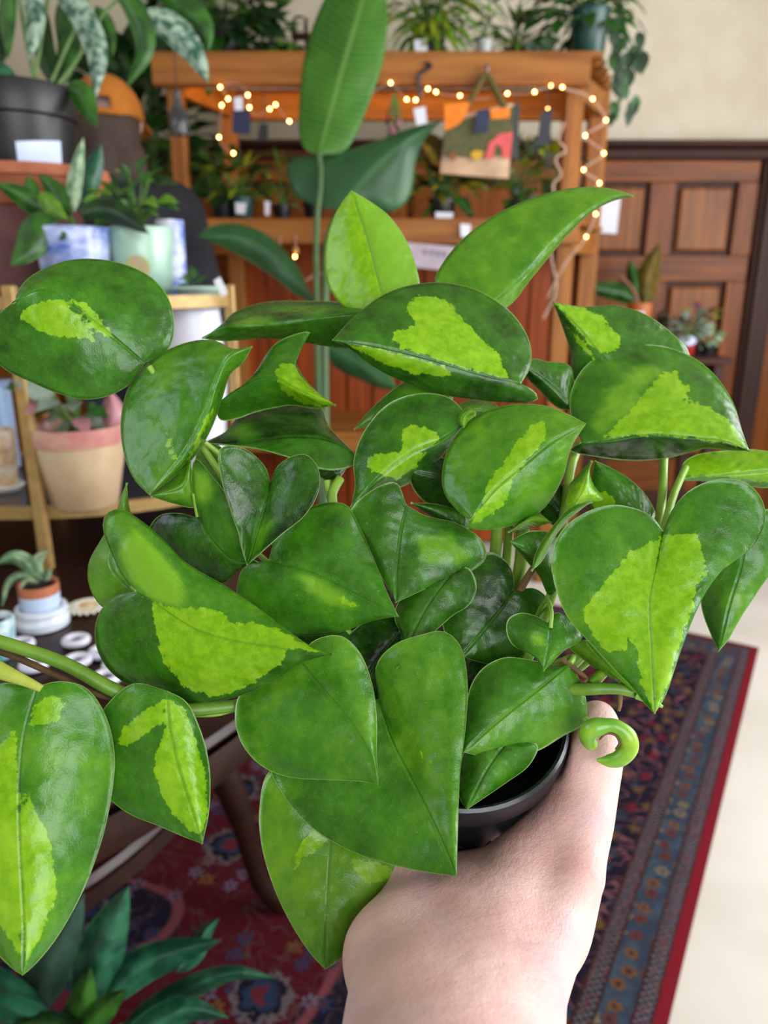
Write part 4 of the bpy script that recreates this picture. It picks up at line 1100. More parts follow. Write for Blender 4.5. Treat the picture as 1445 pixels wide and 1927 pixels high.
# white label follows the pot wall
lb = MB(); lv = []; lf_ = []
for i in range(7):
    th = math.radians(-70 + i * 8.0)
    for (zz) in (.17, .44):
        rr = .088 + (.098 - .088) * (zz / .7) + .0008
        lv.append((cx + rr * math.cos(th) * 1.0, cy + rr * math.sin(th), zA + .021 + hh * zz + .0015 * i))
for i in range(6): lf_.append((2 * i, 2 * i + 2, 2 * i + 3, 2 * i + 1))
lb.add(lv, lf_).obj('label', M_label, ag)
def ags(pts, w, mt, dd=(0, 0), D=1.38): strap(ag, pts, w, D, mt, dd)
ags([(120, -30), (155, 30), (183, 100), (178, 190)], 48, G_silver)
ags([(55, -40), (66, 30), (62, 80), (52, 115)], 40, G_silver)
ags([(215, -30), (258, 25), (274, 90), (238, 165)], 44, G_mid, (0, 4))
ags([(262, 20), (320, 50), (365, 100), (392, 158)], 56, G_silver, (4, 8))
ags([(280, -30), (340, 5), (388, 50), (392, 96)], 48, G_mid, (8, 12))
ags([(18, -40), (14, 30), (16, 110)], 34, G_mid)
ags([(95, -40), (140, 10), (165, 90)], 44, G_silver, (4, 4))
ags([(-30, 120), (0, 150), (20, 175), (36, 195)], 60, G_blue, (-6, -10))
ags([(120, 165), (150, 172), (164, 200), (182, 240)], 44, G_mid, (-14, -22))
ags([(180, 10), (205, 60), (212, 108)], 30, G_mid, (16, 18))
ags([(-40, 20), (-10, 60), (0, 130)], 60, G_dark, (10, 10))
ags([(110, 170), (85, 100), (70, 10), (40, -40)], 40, G_dark, (16, 20))
ags([(110, 170), (130, 90), (120, 20), (140, -40)], 44, G_mid, (18, 22))
ags([(330, -30), (370, 20), (380, 70)], 44, G_dark, (20, 24))
for pts in ([(90, 172, 20), (125, 90, 20), (180, -30, 30)], [(70, 172, 20), (50, 80, 20), (30, -40, 20)], [(100, 172, 20), (140, 120, 20), (200, 20, 20), (262, -30, 20)], [(60, 172, 24), (80, 60, 24), (95, -40, 24)]):
    px_tube('stem', pts, (4, 3), mat('agla_stem', '6f8f52', '55773c', rough=.5), ag, D0=1.40, n=14)

# --- things on the stand's lower shelf
LOW = SZ1 + .001
bo = at(157, 905, 1.235)
bw = thing('ceramic_planter', 'cream bowl planter with pink glazed rim on the lower glass shelf', 'planter', (bo[0], bo[1], LOW))
hb = float(atY(157, 800, bo[1])[2] - LOW)
MB().lathe([(0, 0), (.048, 0), (.052, .004), (.066, hb * .55), (.0725, hb * .93), (.0725, hb)], (bo[0], bo[1], LOW), seg=44, cap=False).obj('bowl', mat('cream_glaze', 'c9b393', 'b59a78', rough=.3, scale=12), bw)
MB().lathe([(.0728, hb * .80), (.0734, hb * .93), (.0732, hb + .002), (.068, hb + .002), (.064, hb * .8)], (bo[0], bo[1], LOW), seg=44, cap=False).obj('glazed_rim', mat('pink_glaze', 'b06a6a', 'c9a590', rough=.25, scale=14), bw)
MB().lathe([(0, hb * .9), (.066, hb * .88)], (bo[0], bo[1], LOW), seg=24, cap=False).obj('soil', M_soil, bw)
bush(bw, (bo[0], bo[1], LOW + hb * .9), (bo[0] - .008, bo[1], LOW + hb + .038), (.058, .04, .034), 20, [('oval', G_grey), ('oval', G_mid), ('oval', G_pink), ('oval', G_grey)], (.04, .06), 12)
strap(bw, [(205, 808), (212, 775), (205, 735)], 44, 1.2, G_pink)
bl = at(4, 880, 1.32)
lp = thing('patterned_pot', 'small white pot with tan painted pattern at the left of the glass shelf', 'pot', (bl[0], bl[1], LOW))
pot(lp, (bl[0], bl[1], LOW + .01), .028, .023, float(atY(4, 808, bl[1])[2] - LOW - .01), mat('tan_pattern_glaze', 'd6cdbb', 'b98f5c', rough=.3, scale=45), name='pot_body')
MB().lathe([(0, 0), (.026, 0), (.033, .008), (.031, .011), (.0, .009)], (bl[0], bl[1], LOW), seg=32, cap=False).obj('saucer', mat('white_glaze', 'd8d6d2', 'ccc9c4', rough=.25), lp)
vb = at(-6, 790, 1.44)
vs_ = thing('blue_vase', 'light blue square vase behind the tan patterned pot', 'vase', (vb[0], vb[1], LOW))
MB().box((vb[0] - .022, vb[1] - .022, LOW), (vb[0] + .026, vb[1] + .022, float(atY(0, 722, vb[1])[2])), .005).obj('vase_body', mat('light_blue_glaze', 'a9c6ea', '9bbbe2', rough=.3), vs_)
MB().box((vb[0] - .024, vb[1] - .024, float(atY(0, 722, vb[1])[2])), (vb[0] + .028, vb[1] + .024, float(atY(0, 722, vb[1])[2]) + .006), .002).obj('vase_lip', MATS['light_blue_glaze'], vs_)
wv_ = at(365, 700, 1.36)
wv = thing('white_vase', 'tall white ceramic vase standing under the right end of the upper shelf', 'vase', (wv_[0], wv_[1], LOW))
hw_ = float(atY(365, 582, wv_[1])[2] - LOW)
MB().lathe([(0, 0), (.035, 0), (.045, .02), (.058, hw_ * .55), (.056, hw_ * .9), (.052, hw_), (.047, hw_), (.048, hw_ * .8)], (wv_[0], wv_[1], LOW), seg=40, cap=False).obj('vase_body', mat('lilac_white_glaze', 'd5d6e4', 'c5c7da', rough=.35), wv)
MB().lathe([(.0505, hw_ - .004), (.0545, hw_), (.0505, hw_ + .004)], (wv_[0], wv_[1], LOW), seg=40, cap=False).obj('vase_lip', MATS['lilac_white_glaze'], wv)
sp = at(95, 800, 1.42)
sf = thing('white_bud_vase', 'little white bud vase behind the cream planter', 'vase', (sp[0], sp[1], LOW))
MB().lathe([(0, 0), (.016, 0), (.021, .02), (.02, .05), (.009, .075), (.008, .1), (.012, .106)], (sp[0], sp[1], LOW), seg=24, cap=False).obj('vase_body', MATS['lilac_white_glaze'], sf)
MB().lathe([(.012, .104), (.014, .107), (.010, .109), (.007, .1)], (sp[0], sp[1], LOW), seg=20, cap=False).obj('vase_lip', M_terra, sf)

# --- trinkets on the table top
def tz(px, py): return atZ(px, py, TZ)
p0 = tz(82, 1176)
st_ = thing('pot_stand', 'round white ceramic pot stand on the dark table', 'pot stand', (p0[0], p0[1], TZ + .001))
MB().lathe([(.026, 0), (.034, .001), (.035, .010), (.032, .014), (.031, .018), (.034, .022), (.033, .027), (.027, .028), (.025, .02)], (p0[0], p0[1], TZ + .001), seg=40, cap=False).obj('stand_ring', mat('cool_white_glaze', 'cfd8e2', 'c2ccd8', rough=.3), st_)
MB().lathe([(0, .006), (.026, .006), (.026, .010), (0, .010)], (p0[0], p0[1], TZ + .001), seg=24, cap=False).obj('stand_floor', MATS['cool_white_glaze'], st_)
tp = thing('mini_succulent', 'tiny white pot with terracotta rim and curling pale green leaves', 'potted plant', (p0[0], p0[1], TZ + .012))
MB().lathe([(0, 0), (.018, 0), (.023, .008), (.0255, .022), (.0262, .036)], (p0[0], p0[1], TZ + .0125), seg=36, cap=False).obj('pot', mat('pale_blue_glaze', 'c3d4f0', 'b4c7e8', rough=.25), tp)
MB().lathe([(.0262, .0355), (.0264, .049), (.0235, .049), (.022, .036)], (p0[0], p0[1], TZ + .0125), seg=36, cap=False).obj('pot_rim', M_terra, tp)
MB().lathe([(0, .046), (.023, .044)], (p0[0], p0[1], TZ + .0125), seg=20, cap=False).obj('soil', M_soil, tp)
for pts, w in (([(78, 1092), (55, 1062), (25, 1048), (-8, 1062)], 30), ([(80, 1092), (68, 1072), (70, 1055), (92, 1036)], 26), ([(70, 1096), (45, 1082), (18, 1095), (4, 1140)], 16), ([(84, 1094), (92, 1078), (94, 1068)], 14), ([(82, 1090), (60, 1075), (48, 1058)], 20), ([(74, 1096), (50, 1092), (38, 1108)], 13)):
    strap(tp, pts, w, 1.0, G_pale, (0, -4))
tl = tz(2, 1235)
ml = thing('teal_pot', 'teal and white pot at the left edge of the table', 'pot', (tl[0], tl[1], TZ + .001))
pot(ml, (tl[0], tl[1], TZ + .001), .022, .018, .052, mat('teal_white_glaze', 'cdd6dd', '4f9aa0', rough=.3, scale=35), name='pot_body')
dz = tz(166, 1146)
da = thing('daisy_coaster', 'fringed white coaster with tan centre lying on the table', 'coaster', (dz[0], dz[1], TZ + .001))
MB().lathe([(0, 0), (.020, 0), (.021, .003), (.018, .005), (0, .005)], (dz[0], dz[1], TZ + .001), seg=28, cap=False).obj('center_disc', mat('tan_felt', 'c79a55', 'e0d2b4', rough=.9, scale=120), da)
for k in range(20):
    a = 2 * math.pi * k / 20
    inst('petal', shape('oval', mat('white_felt', 'e4e0d4', rough=.9), .15), da, (dz[0] + .013 * math.cos(a), dz[1] + .013 * math.sin(a), TZ + .006), (math.cos(a), math.sin(a), .05), (0, 0, 1), .020)
M_ringw = mat('white_clay', 'd2d2e0', 'c4c4d6', rough=.5); M_ringd = mat('slate_inlay', '2c3b44', '1d2a31', rough=.4)
trinket_words = ['nearest the daisy coaster', 'beside the green vine, upper right of the group', 'half hidden under the big leaf', 'lying flat behind the green vine', 'lowest of the group above the vine', 'left of the vine near the yellow sheath', 'at the far left by the teal pot']
for k, (x, y, rot) in enumerate(((140, 1216, 1.2), (188, 1236, .3), (222, 1262, 2.0), (150, 1254, 2.6), (196, 1286, .8), (60, 1262, 1.0), (34, 1222, .2))):
    q = tz(x, y)
    tk = thing('trinket_loop', 'small white clay loop with dark inlay ' + trinket_words[k], 'trinket', (q[0], q[1], TZ + .001), 'white clay loops on the table')
    path = []
    for i in range(28):
        a = 2 * math.pi * i / 28; r = .0125 * (1 + .32 * math.cos(a))
        path.append((q[0] + r * math.cos(a + rot), q[1] + r * math.sin(a + rot), TZ + .0065))
    MB().tube(path, .0052, 10, closed=True).obj('loop', M_ringw, tk)
    MB().add([(x_, y_, TZ + .004) for x_, y_, _ in path] + [(x_, y_, TZ + .0015) for x_, y_, _ in path], [tuple(range(28)), tuple(range(55, 27, -1))] + [(i, (i + 1) % 28, 28 + (i + 1) % 28, 28 + i) for i in range(28)]).obj('inlay', M_ringd, tk)

# ================================================================ plant on the floor at the lower left
fp_ = (-.36, .60)
fpl = thing('floor_plant', 'dark green broad leaved plant in a grey pot on the floor', 'potted plant', (fp_[0], fp_[1], .012))
pot(fpl, (fp_[0], fp_[1], .012), .12, .095, .20, mat('grey_stoneware', '55585c', '45484c', rough=.6), lip=.008)
def fs(pts, w, mt, dd=(0, 0), D=.88): strap(fpl, pts, w, D, mt, dd, e=5, nt=22, ns=6)
fs([(150, 1900), (180, 1820), (205, 1750), (242, 1668)], 92, G_blue)
fs([(30, 1920), (75, 1850), (120, 1760), (158, 1680)], 92, G_grey if False else mat_leaf('foliage_slate', '3c5a4c', '2a4a3c'), (8, 12))
fs([(190, 1890), (260, 1822), (330, 1792), (415, 1770)], 70, G_blue, (2, 6))
fs([(330, 1830), (365, 1790), (385, 1755), (412, 1728)], 42, G_blue, (8, 16))
fs([(230, 1930), (360, 1858), (440, 1830), (520, 1842)], 46, G_blue, (6, 10))
fs([(120, 1945), (150, 1900), (160, 1865), (170, 1820)], 56, G_mid, (-8, -10))
fs([(150, 1950), (190, 1905), (210, 1885), (238, 1862)], 52, G_mid, (-12, -16))
fs([(100, 1960), (40, 1900), (-20, 1840), (-60, 1800)], 90, G_blue, (-4, 4))
fs([(120, 1960), (60, 1915), (0, 1890), (-60, 1880)], 60, G_blue, (-14, -10))
fs([(220, 1990), (300, 1925), (350, 1900), (430, 1915)], 66, G_blue, (-6, -4))
fs([(180, 1990), (130, 1945), (80, 1925), (20, 1930)], 60, G_dark, (-16, -14))
for pts in ([(150, 1900, 0), (160, 2100, 20)], [(190, 1890, 8), (175, 2100, 24)], [(230, 1930, 20), (190, 2100, 30)], [(120, 1950, -20), (150, 2100, 10)], [(40, 1920, 30), (140, 2100, 30)]):
    a = at(pts[0][0], pts[0][1], .88); c = np.array([fp_[0], fp_[1], .18])
    MB().tube(spline([a, (a + c) / 2 + np.array([0, 0, .03]), c], 12), (.004, .006), 8).obj('stem', M_stem, fpl)
# ================================================================ lumber shelf with fairy lights
SYF, SYB = 2.95, 3.36
def SX(px, py, Y): return float(atY(px, py, Y)[0])
zt = float(atY(900, 116, SYF)[2]); zm = float(atY(800, 414, SYF)[2]); zl = .62
xFL, xFR = SX(347, 400, SYF), SX(1078, 200, SYF)
xBL, xBR = SX(432, 250, SYB), SX(1126, 200, SYB)
sh = thing('lumber_shelf', 'tall open shelf of orange fir lumber strung with fairy lights', 'shelf', ((xFL + xFR) / 2, (SYF + SYB) / 2, 0))
pw = .032
for (x, y, pwx) in ((xFL, SYF, pw * .8), (xFR, SYF, pw), (xBL, SYB, pw), (xBR, SYB, pw * 1.15)):
    MB().box((x - pwx, y - .03, 0), (x + pwx, y + .03, zt - .001), .004).obj('post', M_fir_v, sh)
def deck(z, name):
    n = 5
    for k in range(n):
        y0 = SYF - .05 + (SYB - SYF + .1) * k / n; y1 = SYF - .05 + (SYB - SYF + .1) * (k + 1) / n - .006
        f = (k + .5) / n
        MB().box((min(xFL, xFL * (1 - f) + xBL * f) - .06, y0, z), ((xFR * (1 - f) + xBR * f) + .06, y1, z + .02), .003).obj(name, M_fir_h, sh)
deck(zt, 'top_board')
deck(zm - .02, 'shelf_board'); deck(zl, 'shelf_board')
MB().box((xFL - .06, SYF - .075, zt - .088), (xFR + .036, SYF - .031, zt + .004), .004).obj('beam', M_fir_h, sh)
MB().box((xFL - .04, SYF - .07, zm - .085), (xFR + .036, SYF - .031, zm + .002), .004).obj('beam', M_fir_h, sh)
MB().box((xFL - .04, SYF - .07, zl - .06), (xFR + .036, SYF - .031, zl + .02), .004).obj('beam', M_fir_h, sh)
MB().box((xBL - .04, SYB + .031, zt - .10), (xBR + .036, SYB + .07, zt), .004).obj('beam', M_fir_h, sh)
for z in (zt - .1, zm - .11, zl - .08):
    for (xa, xb) in ((xFL, xBL), (xFR, xBR)):
        mb = MB(); a = np.array([xa, SYF + .03, z]); b = np.array([xb, SYB - .03, z])
        poly = [a + (-.02, 0, 0), a + (.02, 0, 0), b + (.02, 0, 0), b + (-.02, 0, 0)]
        mb.prism(poly, (0, 0, .085)); mb.obj('side_rail', M_fir_y, sh, smooth=False)
nb = 13
for k in range(nb):
    x0 = xBL + (xBR - xBL) * k / nb
    MB().box((x0 + .004, SYB + .034, .02), (x0 + (xBR - xBL) / nb - .004, SYB + .052, zm - .04), .003).obj('back_board', M_cedar, sh)
# strip lamp under the top board that throws the amber glow
lampt = thing('strip_lamp', 'slim amber strip lamp behind the top beam of the fir shelf', 'lamp', (0, SYF - .02, zt - .08))
xa, xb = xFL + .1, xFR - .08
MB().box((xa, SYF - .03, zt - .088), (xb, SYF - .008, zt - .074), .003).obj('housing', M_white, lampt)
MB().box((xa + .01, SYF - .028, zt - .0735), (xb - .01, SYF - .01, zt - .070), .001).obj('diffuser', mat_glow('amber_diffuser', 'ffa53a', 5.0), lampt)
al = area_light('strip_lamp_light', ((xa + xb) / 2, SYF - .015, zt - .066), ((xa + xb) / 2, SYF + .16, zt + .05), xb - xa, .02, 6, (1.0, .55, .16))

# fairy lights: one wire with its bulbs
fl2 = thing('fairy_lights', 'string of warm white fairy lights wound over the fir shelf', 'string lights', (xFR, SYF - .1, zt))
M_bulb = mat_glow('warm_bulb', (1.0, .44, .12), 32.0)
M_wire = mat('clear_wire', 'b99a86', 'a58672', rough=.4)
runs = [[(440, 289), (413, 259), (418, 199), (430, 187), (415, 165), (467, 180), (470, 203), (508, 206), (519, 198), (545, 229), (600, 200), (680, 190), (735, 157), (765, 188), (782, 189), (805, 168), (820, 174), (865, 181), (910, 186), (954, 177), (1005, 174), (1035, 162), (1057, 165)],
        [(1057, 165), (1114, 187), (1139, 227), (1100, 256), (1135, 289), (1097, 320), (1127, 345), (1090, 380), (1120, 403), (1102, 446), (1060, 500), (1030, 560)]]
bulb_skip = {(600, 200), (680, 190), (910, 186), (1090, 380), (1060, 500), (1030, 560)}
bm = MB().lathe([(0, -.0045), (.003, -.0035), (.0042, 0), (.003, .0035), (0, .0045)], (0, 0, 0), seg=10, cap=False)
bme = bpy.data.meshes.new('bulb'); bme.from_pydata([tuple(v) for v in bm.v], [], bm.f); bme.materials.append(M_bulb); bme.update()
for ri, run in enumerate(runs):
    Ys = SYF - .085
    pts = [atY(x, y, Ys if ri == 0 or x < 1090 else Ys + .02) for x, y in run]
    MB().tube(spline(pts, len(pts) * 5), .0016 if ri == 0 else .004, 5).obj('wire', M_wire, fl2)
    for (xy, p) in zip(run, pts):
        if xy in bulb_skip or (ri == 1 and xy == run[0]): continue
        o = bpy.data.objects.new('bulb', bme); col.objects.link(o); o.parent = fl2
        o.location = Vector(p) + Vector((0, -.008, 0)) - Vector(ploc(fl2))
for xy in ((1030, 205), (360, 432), (527, 488), (555, 483)):
    o = bpy.data.objects.new('bulb', bme); col.objects.link(o); o.parent = fl2
    o.location = Vector(atY(xy[0], xy[1], SYF - .09)) - Vector(ploc(fl2))
# loose pale wire hanging on the right post
MB().tube(spline([atY(x, y, SYF - .05) for x, y in ((1062, 230), (1050, 262), (1066, 282), (1044, 300), (1056, 330), (1040, 350), (1052, 420), (1036, 470), (1046, 540), (1022, 600))], 40), .0045, 6).obj('wire', M_wire, fl2)
MB().tube(spline([atY(x, y, SYF - .09) for x, y in ((500, 455), (520, 505), (545, 515), (575, 528), (595, 515), (640, 520))], 24), .003, 6).obj('wire', M_wire, fl2)

# --- plants on the top of the shelf
ZT = zt + .0205
def on_top(px, Y): return np.array([SX(px, 110, Y), Y, ZT])
def shelf_plant(name, label, base, rt, h, potmat, center, radii, n, kinds, size, seed, **kw):
    o = thing(name, label, 'potted plant', base)
    pot(o, base, rt, rt * .78, h, potmat, lip=.004)
    bush(o, base + np.array([0, 0, h * .85]), center, radii, n, kinds, size, seed, **kw)
    return o
b = on_top(420, 3.12)
shelf_plant('bushy_plant', 'dense dark green bush at the left end of the shelf top', b, .09, .12, M_black, b + (-.02, -.05, .19), (.25, .16, .22), 230, [('oval', G_dark), ('oval', G_mid), ('heart', G_dark)], (.06, .10), 21)
b = on_top(510, 3.2)
shelf_plant('bushy_plant', 'smaller dark leafy plant just right of the dense bush', b, .06, .09, M_black, b + (.0, -.05, .12), (.13, .09, .11), 90, [('oval', G_mid), ('oval', G_dark), ('oval', G_light)], (.04, .07), 22)
b = on_top(806, 3.06)
shelf_plant('potted_fern', 'yellow green fern in a black pot on the middle of the shelf top', b, .062, .11, M_black, b + (.02, -.02, .16), (.17, .12, .12), 210, [('lance', G_yel), ('lance', G_light), ('lance', G_light)], (.06, .10), 23, droop=.5)
tgp = [atY(x, y, 2.965) for x, y in ((779, 76), (802, 73), (804, 98), (781, 100))]
quad_label(bpy.data.objects['potted_fern'], tgp, M_tagw)
b = on_top(912, 3.05)
shelf_plant('jar_plant', 'thin sprig growing in a clear jar beside the fern', b, .028, .07, mat('frosted_jar', 'b9beb8', 'a5aba4', rough=.2), b + (.0, -.01, .14), (.035, .03, .1), 16, [('oval', G_mid), ('oval', G_blue)], (.03, .05), 24)
b = on_top(970, 3.16)
shelf_plant('feathery_plant', 'low feathery olive plant between the jar and the green pot', b, .05, .06, M_black, b + (0, -.03, .09), (.13, .09, .09), 110, [('lance', G_yel), ('lance', G_mid), ('lance', G_light)], (.05, .09), 25)
b = on_top(1106, 3.02)
tr = shelf_plant('trailing_plant', 'dark trailing plant in a green pot at the right end of the shelf top', b, .068, .155, mat('green_plastic', '1f4a40', '183c35', rough=.3), b + (-.04, .02, .20), (.21, .12, .15), 190, [('oval', G_dark), ('lance', G_dark), ('oval', G_mid)], (.05, .085), 26)
rg = random.Random(9)
for k in range(44):      # strands hanging over the right side, and a few on the left
    x = rg.uniform(1150, 1212) if k < 30 else rg.uniform(1000, 1050)
    y = rg.uniform(30, 215) if k < 30 else rg.uniform(60, 130)
    p = atY(x, y, 2.98)
    inst('leaf', shape('oval', rg.choice((G_dark, G_mid)), .3), tr, p, (rg.uniform(-.4, .4), -.2, -1), (rg.uniform(-.5, .5), -1, .3), rg.uniform(.045, .075))
MB().tube(spline([atY(x, y, 3.0) for x, y in ((1140, 40), (1180, 60), (1195, 120), (1165, 180), (1160, 210))], 16), .003, 5).obj('stem', M_stem, tr)
MB().tube(spline([atY(x, y, 3.0) for x, y in ((1070, 40), (1030, 60), (1015, 100), (1040, 130))], 16), .003, 5).obj('stem', M_stem, tr)

# --- plants on the middle shelf
ZM = zm + .001
def on_mid(px, Y): return np.array([SX(px, 400, Y), Y, ZM])
M_tealp = mat('teal_plastic', '1d4f4f', '163f40', rough=.35)
for (px, Y, lab, rt, h, pm, rad, n, kinds, sz, sd) in (
    (420, 3.02, 'dim dark plant at the left end of the middle shelf', .045, .085, M_black, (.10, .09, .08), 40, [('oval', G_dark), ('oval', G_mid)], (.04, .07), 31),
    (456, 3.0, 'olive tipped plant in a teal pot with white tag on the middle shelf', .044, .08, M_tealp, (.10, .08, .08), 50, [('lance', G_yel), ('lance', G_mid), ('oval', G_dark)], (.05, .09), 32),
    (530, 3.06, 'small spindly plant right of the teal pot', .035, .06, M_black, (.07, .07, .10), 30, [('lance', G_mid), ('lance', G_yel)], (.04, .07), 33),
    (590, 3.1, 'yellow edged seedling half hidden by the paddle leaf', .04, .07, M_black, (.08, .06, .07), 24, [('oval', G_yel), ('oval', G_mid)], (.04, .07), 34),
    (832, 3.0, 'yellow and green croton in a black pot on the middle shelf', .05, .075, M_black, (.135, .1, .11), 80, [('lance', G_croton), ('lance', G_croton), ('oval', G_dark), ('lance', G_mid)], (.07, .12), 35),
    (972, 3.04, 'grey green bushy plant right of the croton', .05, .075, M_black, (.11, .09, .12), 70, [('oval', G_grey), ('oval', G_mid), ('lance', G_yel)], (.04, .07), 36),
    (1030, 3.22, 'mottled olive plant behind the grey green one', .045, .1, M_black, (.08, .07, .13), 40, [('oval', G_yel), ('oval', G_dark)], (.05, .08), 37)):
    b = on_mid(px, Y)
    shelf_plant('shelf_plant', lab, b, rt, h, pm, b + (0, -.01, h + rad[2] * .75), rad, n, kinds, sz, sd)
for (x, y, w, h, lab) in ((453, 392, 20, 22, 'white price tag on the teal pot of the middle shelf'), (503, 392, 10, 28, 'thin white tag stuck by the small spindly plant'), (836, 412, 34, 26, 'white price tag leaning on the croton pot'), (876, 434, 20, 26, 'little white tag hanging from the middle beam')):
    pts = [atY(x + a * w / 2, y + c * h / 2, 2.86 if y > 430 else 2.93) for a, c in ((-1, -1), (1, -.9), (.8, 1), (-.9, .9))]
    tag(MB().prism(pts, (0, .001, 0)).obj('price_tag', M_tagw, smooth=False), lab, 'tag')
# sign board below the middle beam
sg = [atY(x, y, SYF - .08) for x, y in ((760, 456), (878, 466), (868, 512), (770, 502))]
sgo = thing('paper_sign', 'faded lilac paper sign hanging under the middle shelf beam', 'sign', sg[3])
MB().prism(sg, (0, .004, 0)).obj('sheet', mat('lilac_paper', 'b9a9b4', 'a79aa6', rough=.8), sgo, smooth=False)
for (x, y, w, h) in ((800, 474, 8, 12), (812, 475, 8, 12), (824, 477, 8, 12), (836, 478, 8, 12)):
    pts = [atY(x + a * w / 2, y + c * h / 2, SYF - .0815) for a, c in ((-1, -1), (1, -1), (1, 1), (-1, 1))]
    MB().prism(pts, (0, .001, 0)).obj('faded_mark', mat('faded_ink', '857c8c', rough=.8), sgo, smooth=False)
# ornaments hanging below the middle shelf
for k, (x, c, w_) in enumerate(((498, 'a8857a', 'leftmost'), (527, 'c04a1c', 'orange'), (556, 'b98a4a', 'amber'))):
    p = atY(x, 470, SYF - .075); q = atY(x, 442, SYF - .075)
    og = thing('hanging_ornament', {0: 'pale bead drop hanging leftmost under the middle shelf', 1: 'orange bead drop hanging under the middle shelf', 2: 'amber bead drop hanging right of the orange one'}[k], 'ornament', p, 'bead drops under the middle shelf')
    MB().tube([q, p], .0015, 5).obj('cord', M_wire, og)
    MB().lathe([(0, -.02), (.009, -.014), (.012, -.004), (.007, .008), (0, .014)], p, seg=14, cap=False).obj('bead', mat('bead_%d' % k, c, rough=.2), og)

# --- things hanging from the top beam
YH = SYF - .10
# tote bag
tbp = lambda x, y: atY(x, y, YH)
tote = thing('tote_bag', 'printed canvas tote bag with orange and pink shapes hanging from the beam', 'bag', tbp(900, 330))
body = [tbp(840, 222), tbp(966, 194), tbp(957, 336), tbp(828, 326)]
mb = MB(); nv = 12; v = []; f = []
for j in range(nv + 1):
    for i in range(nv + 1):
        a, c = i / nv, j / nv
        p = (body[0] * (1 - a) + body[1] * a) * (1 - c) + (body[3] * (1 - a) + body[2] * a) * c
        v.append(p + np.array([0, -.016 * math.sin(math.pi * a) * math.sin(math.pi * c) - .004 * math.sin(9 * a), 0]))
off = len(v); v += [p + np.array([0, .03, 0]) for p in v]
for j in range(nv):
    for i in range(nv):
        k = j * (nv + 1) + i; f.append((k, k + 1, k + nv + 2, k + nv + 1)); f.append((off + k, off + k + nv + 1, off + k + nv + 2, off + k + 1))
rr = [i for i in range(nv + 1)] + [j * (nv + 1) + nv for j in range(1, nv + 1)] + [nv * (nv + 1) + i for i in range(nv - 1, -1, -1)] + [j * (nv + 1) for j in range(nv - 1, 0, -1)]
for a, c in zip(rr, rr[1:] + rr[:1]): f.append((a, c, c + off, a + off))
mb.add(v, f).obj('bag_body', mat('canvas', 'c9a98c', 'bd9b7d', rough=.9, scale=30), tote)
def print_patch(pts, name, c1, c2=None, dy=-.022):
    P = [atY(x, y, YH + dy) for x, y in pts]
    MB().prism(P, (0, .002, 0)).obj('print_shape', mat(name, c1, c2, rough=.8, scale=60), tote, smooth=False)
print_patch([(842, 232), (966, 200), (960, 290), (900, 296), (832, 292)], 'print_olive', '4a4a2c', '5c5a34')
print_patch([(836, 196), (884, 192), (878, 215), (866, 232), (838, 246)], 'print_orange', 'e8741a', 'f08a24', -.026)
print_patch([(922, 206), (960, 202), (958, 222), (924, 224)], 'print_orange', 'e8741a', None, -.026)
print_patch([(912, 298), (920, 270), (940, 252), (965, 248), (960, 298), (946, 296), (942, 276), (932, 272), (928, 298)], 'print_pink', 'd9605c', 'c9524e', -.026)
print_patch([(884, 288), (896, 282), (910, 286), (904, 300), (890, 300)], 'print_yellow', 'c79a24', None, -.026)
print_patch([(846, 288), (858, 286), (856, 300), (850, 304)], 'print_rust', '8a4a2c', None, -.026)
MB().tube(spline([tbp(862, 222), tbp(890, 180), tbp(914, 140), tbp(932, 170), tbp(950, 204)], 24), .012, 6).obj('strap', mat('olive_strap', '6a5a2c', '55491f', rough=.9), tote)
MB().tube(spline([tbp(914, 142), tbp(917, 128), tbp(914, 122)], 8), .006, 6).obj('hook', mat('grey_metal', '6a6468', rough=.4, metal=.8), tote)
tgc = [atY(x, y, YH - .04) for x, y in ((897, 208), (922, 203), (918, 248), (892, 252))]
MB().prism(tgc, (0, .003, 0)).obj('hang_tag', M_navy, tote, smooth=False)
# navy cards and other hanging goods
def hanging(name, label, cat, poly, m, string_to, Y=YH):
    P = [atY(x, y, Y) for x, y in poly]
    o = thing(name, label, cat, P[0])
    MB().prism(P, (0, .006, 0)).obj('card', m, o, smooth=False)
    c = sum(P[:2]) / 2
    MB().tube([c, atY(string_to[0], string_to[1], Y)], .0018, 5).obj('cord', mat('dark_cord', '3a3434', rough=.8), o)
    return o
h1 = hanging('hanging_card', 'large navy card hanging at the left end of the beam', 'card', ((438, 208), (471, 206), (470, 252), (437, 250)), M_navy, (452, 160))
MB().prism([atY(x, y, YH - .002) for x, y in ((440, 184), (456, 182), (457, 207), (442, 208))], (0, .002, 0)).obj('white_header', M_tagw, h1, smooth=False)
hanging('hanging_card', 'small black card hanging right of the large navy card', 'card', ((487, 234), (504, 234), (503, 266), (485, 264)), M_black, (495, 160))
hanging('hanging_pouch', 'long dark narrow pouch hanging near the right post', 'pouch', ((1018, 212), (1040, 200), (1034, 272), (1010, 276)), mat('dark_pouch', '23242b', '32333c', rough=.7), (1036, 150))
hanging('hanging_card', 'white oval card hanging left of the tote bag', 'card', ((778, 205), (800, 200), (804, 232), (784, 236)), M_tagw, (786, 150))
hanging('hanging_cloth', 'dark grey folded cloth hanging behind the tote bag', 'cloth', ((966, 198), (978, 196), (974, 300), (962, 296)), mat('grey_cloth', '3f4a48', '333d3c', rough=.9), (972, 150), YH + .03)
# black plant hook under the beam
hk = MB().tube(spline([atY(x, y, SYF - .085) for x, y in ((800, 118), (812, 124), (794, 136), (788, 150), (790, 186))], 20), .006, 8)
tag(hk.obj('plant_hook', M_black), 'curved black iron hook fixed under the fern', 'hook')
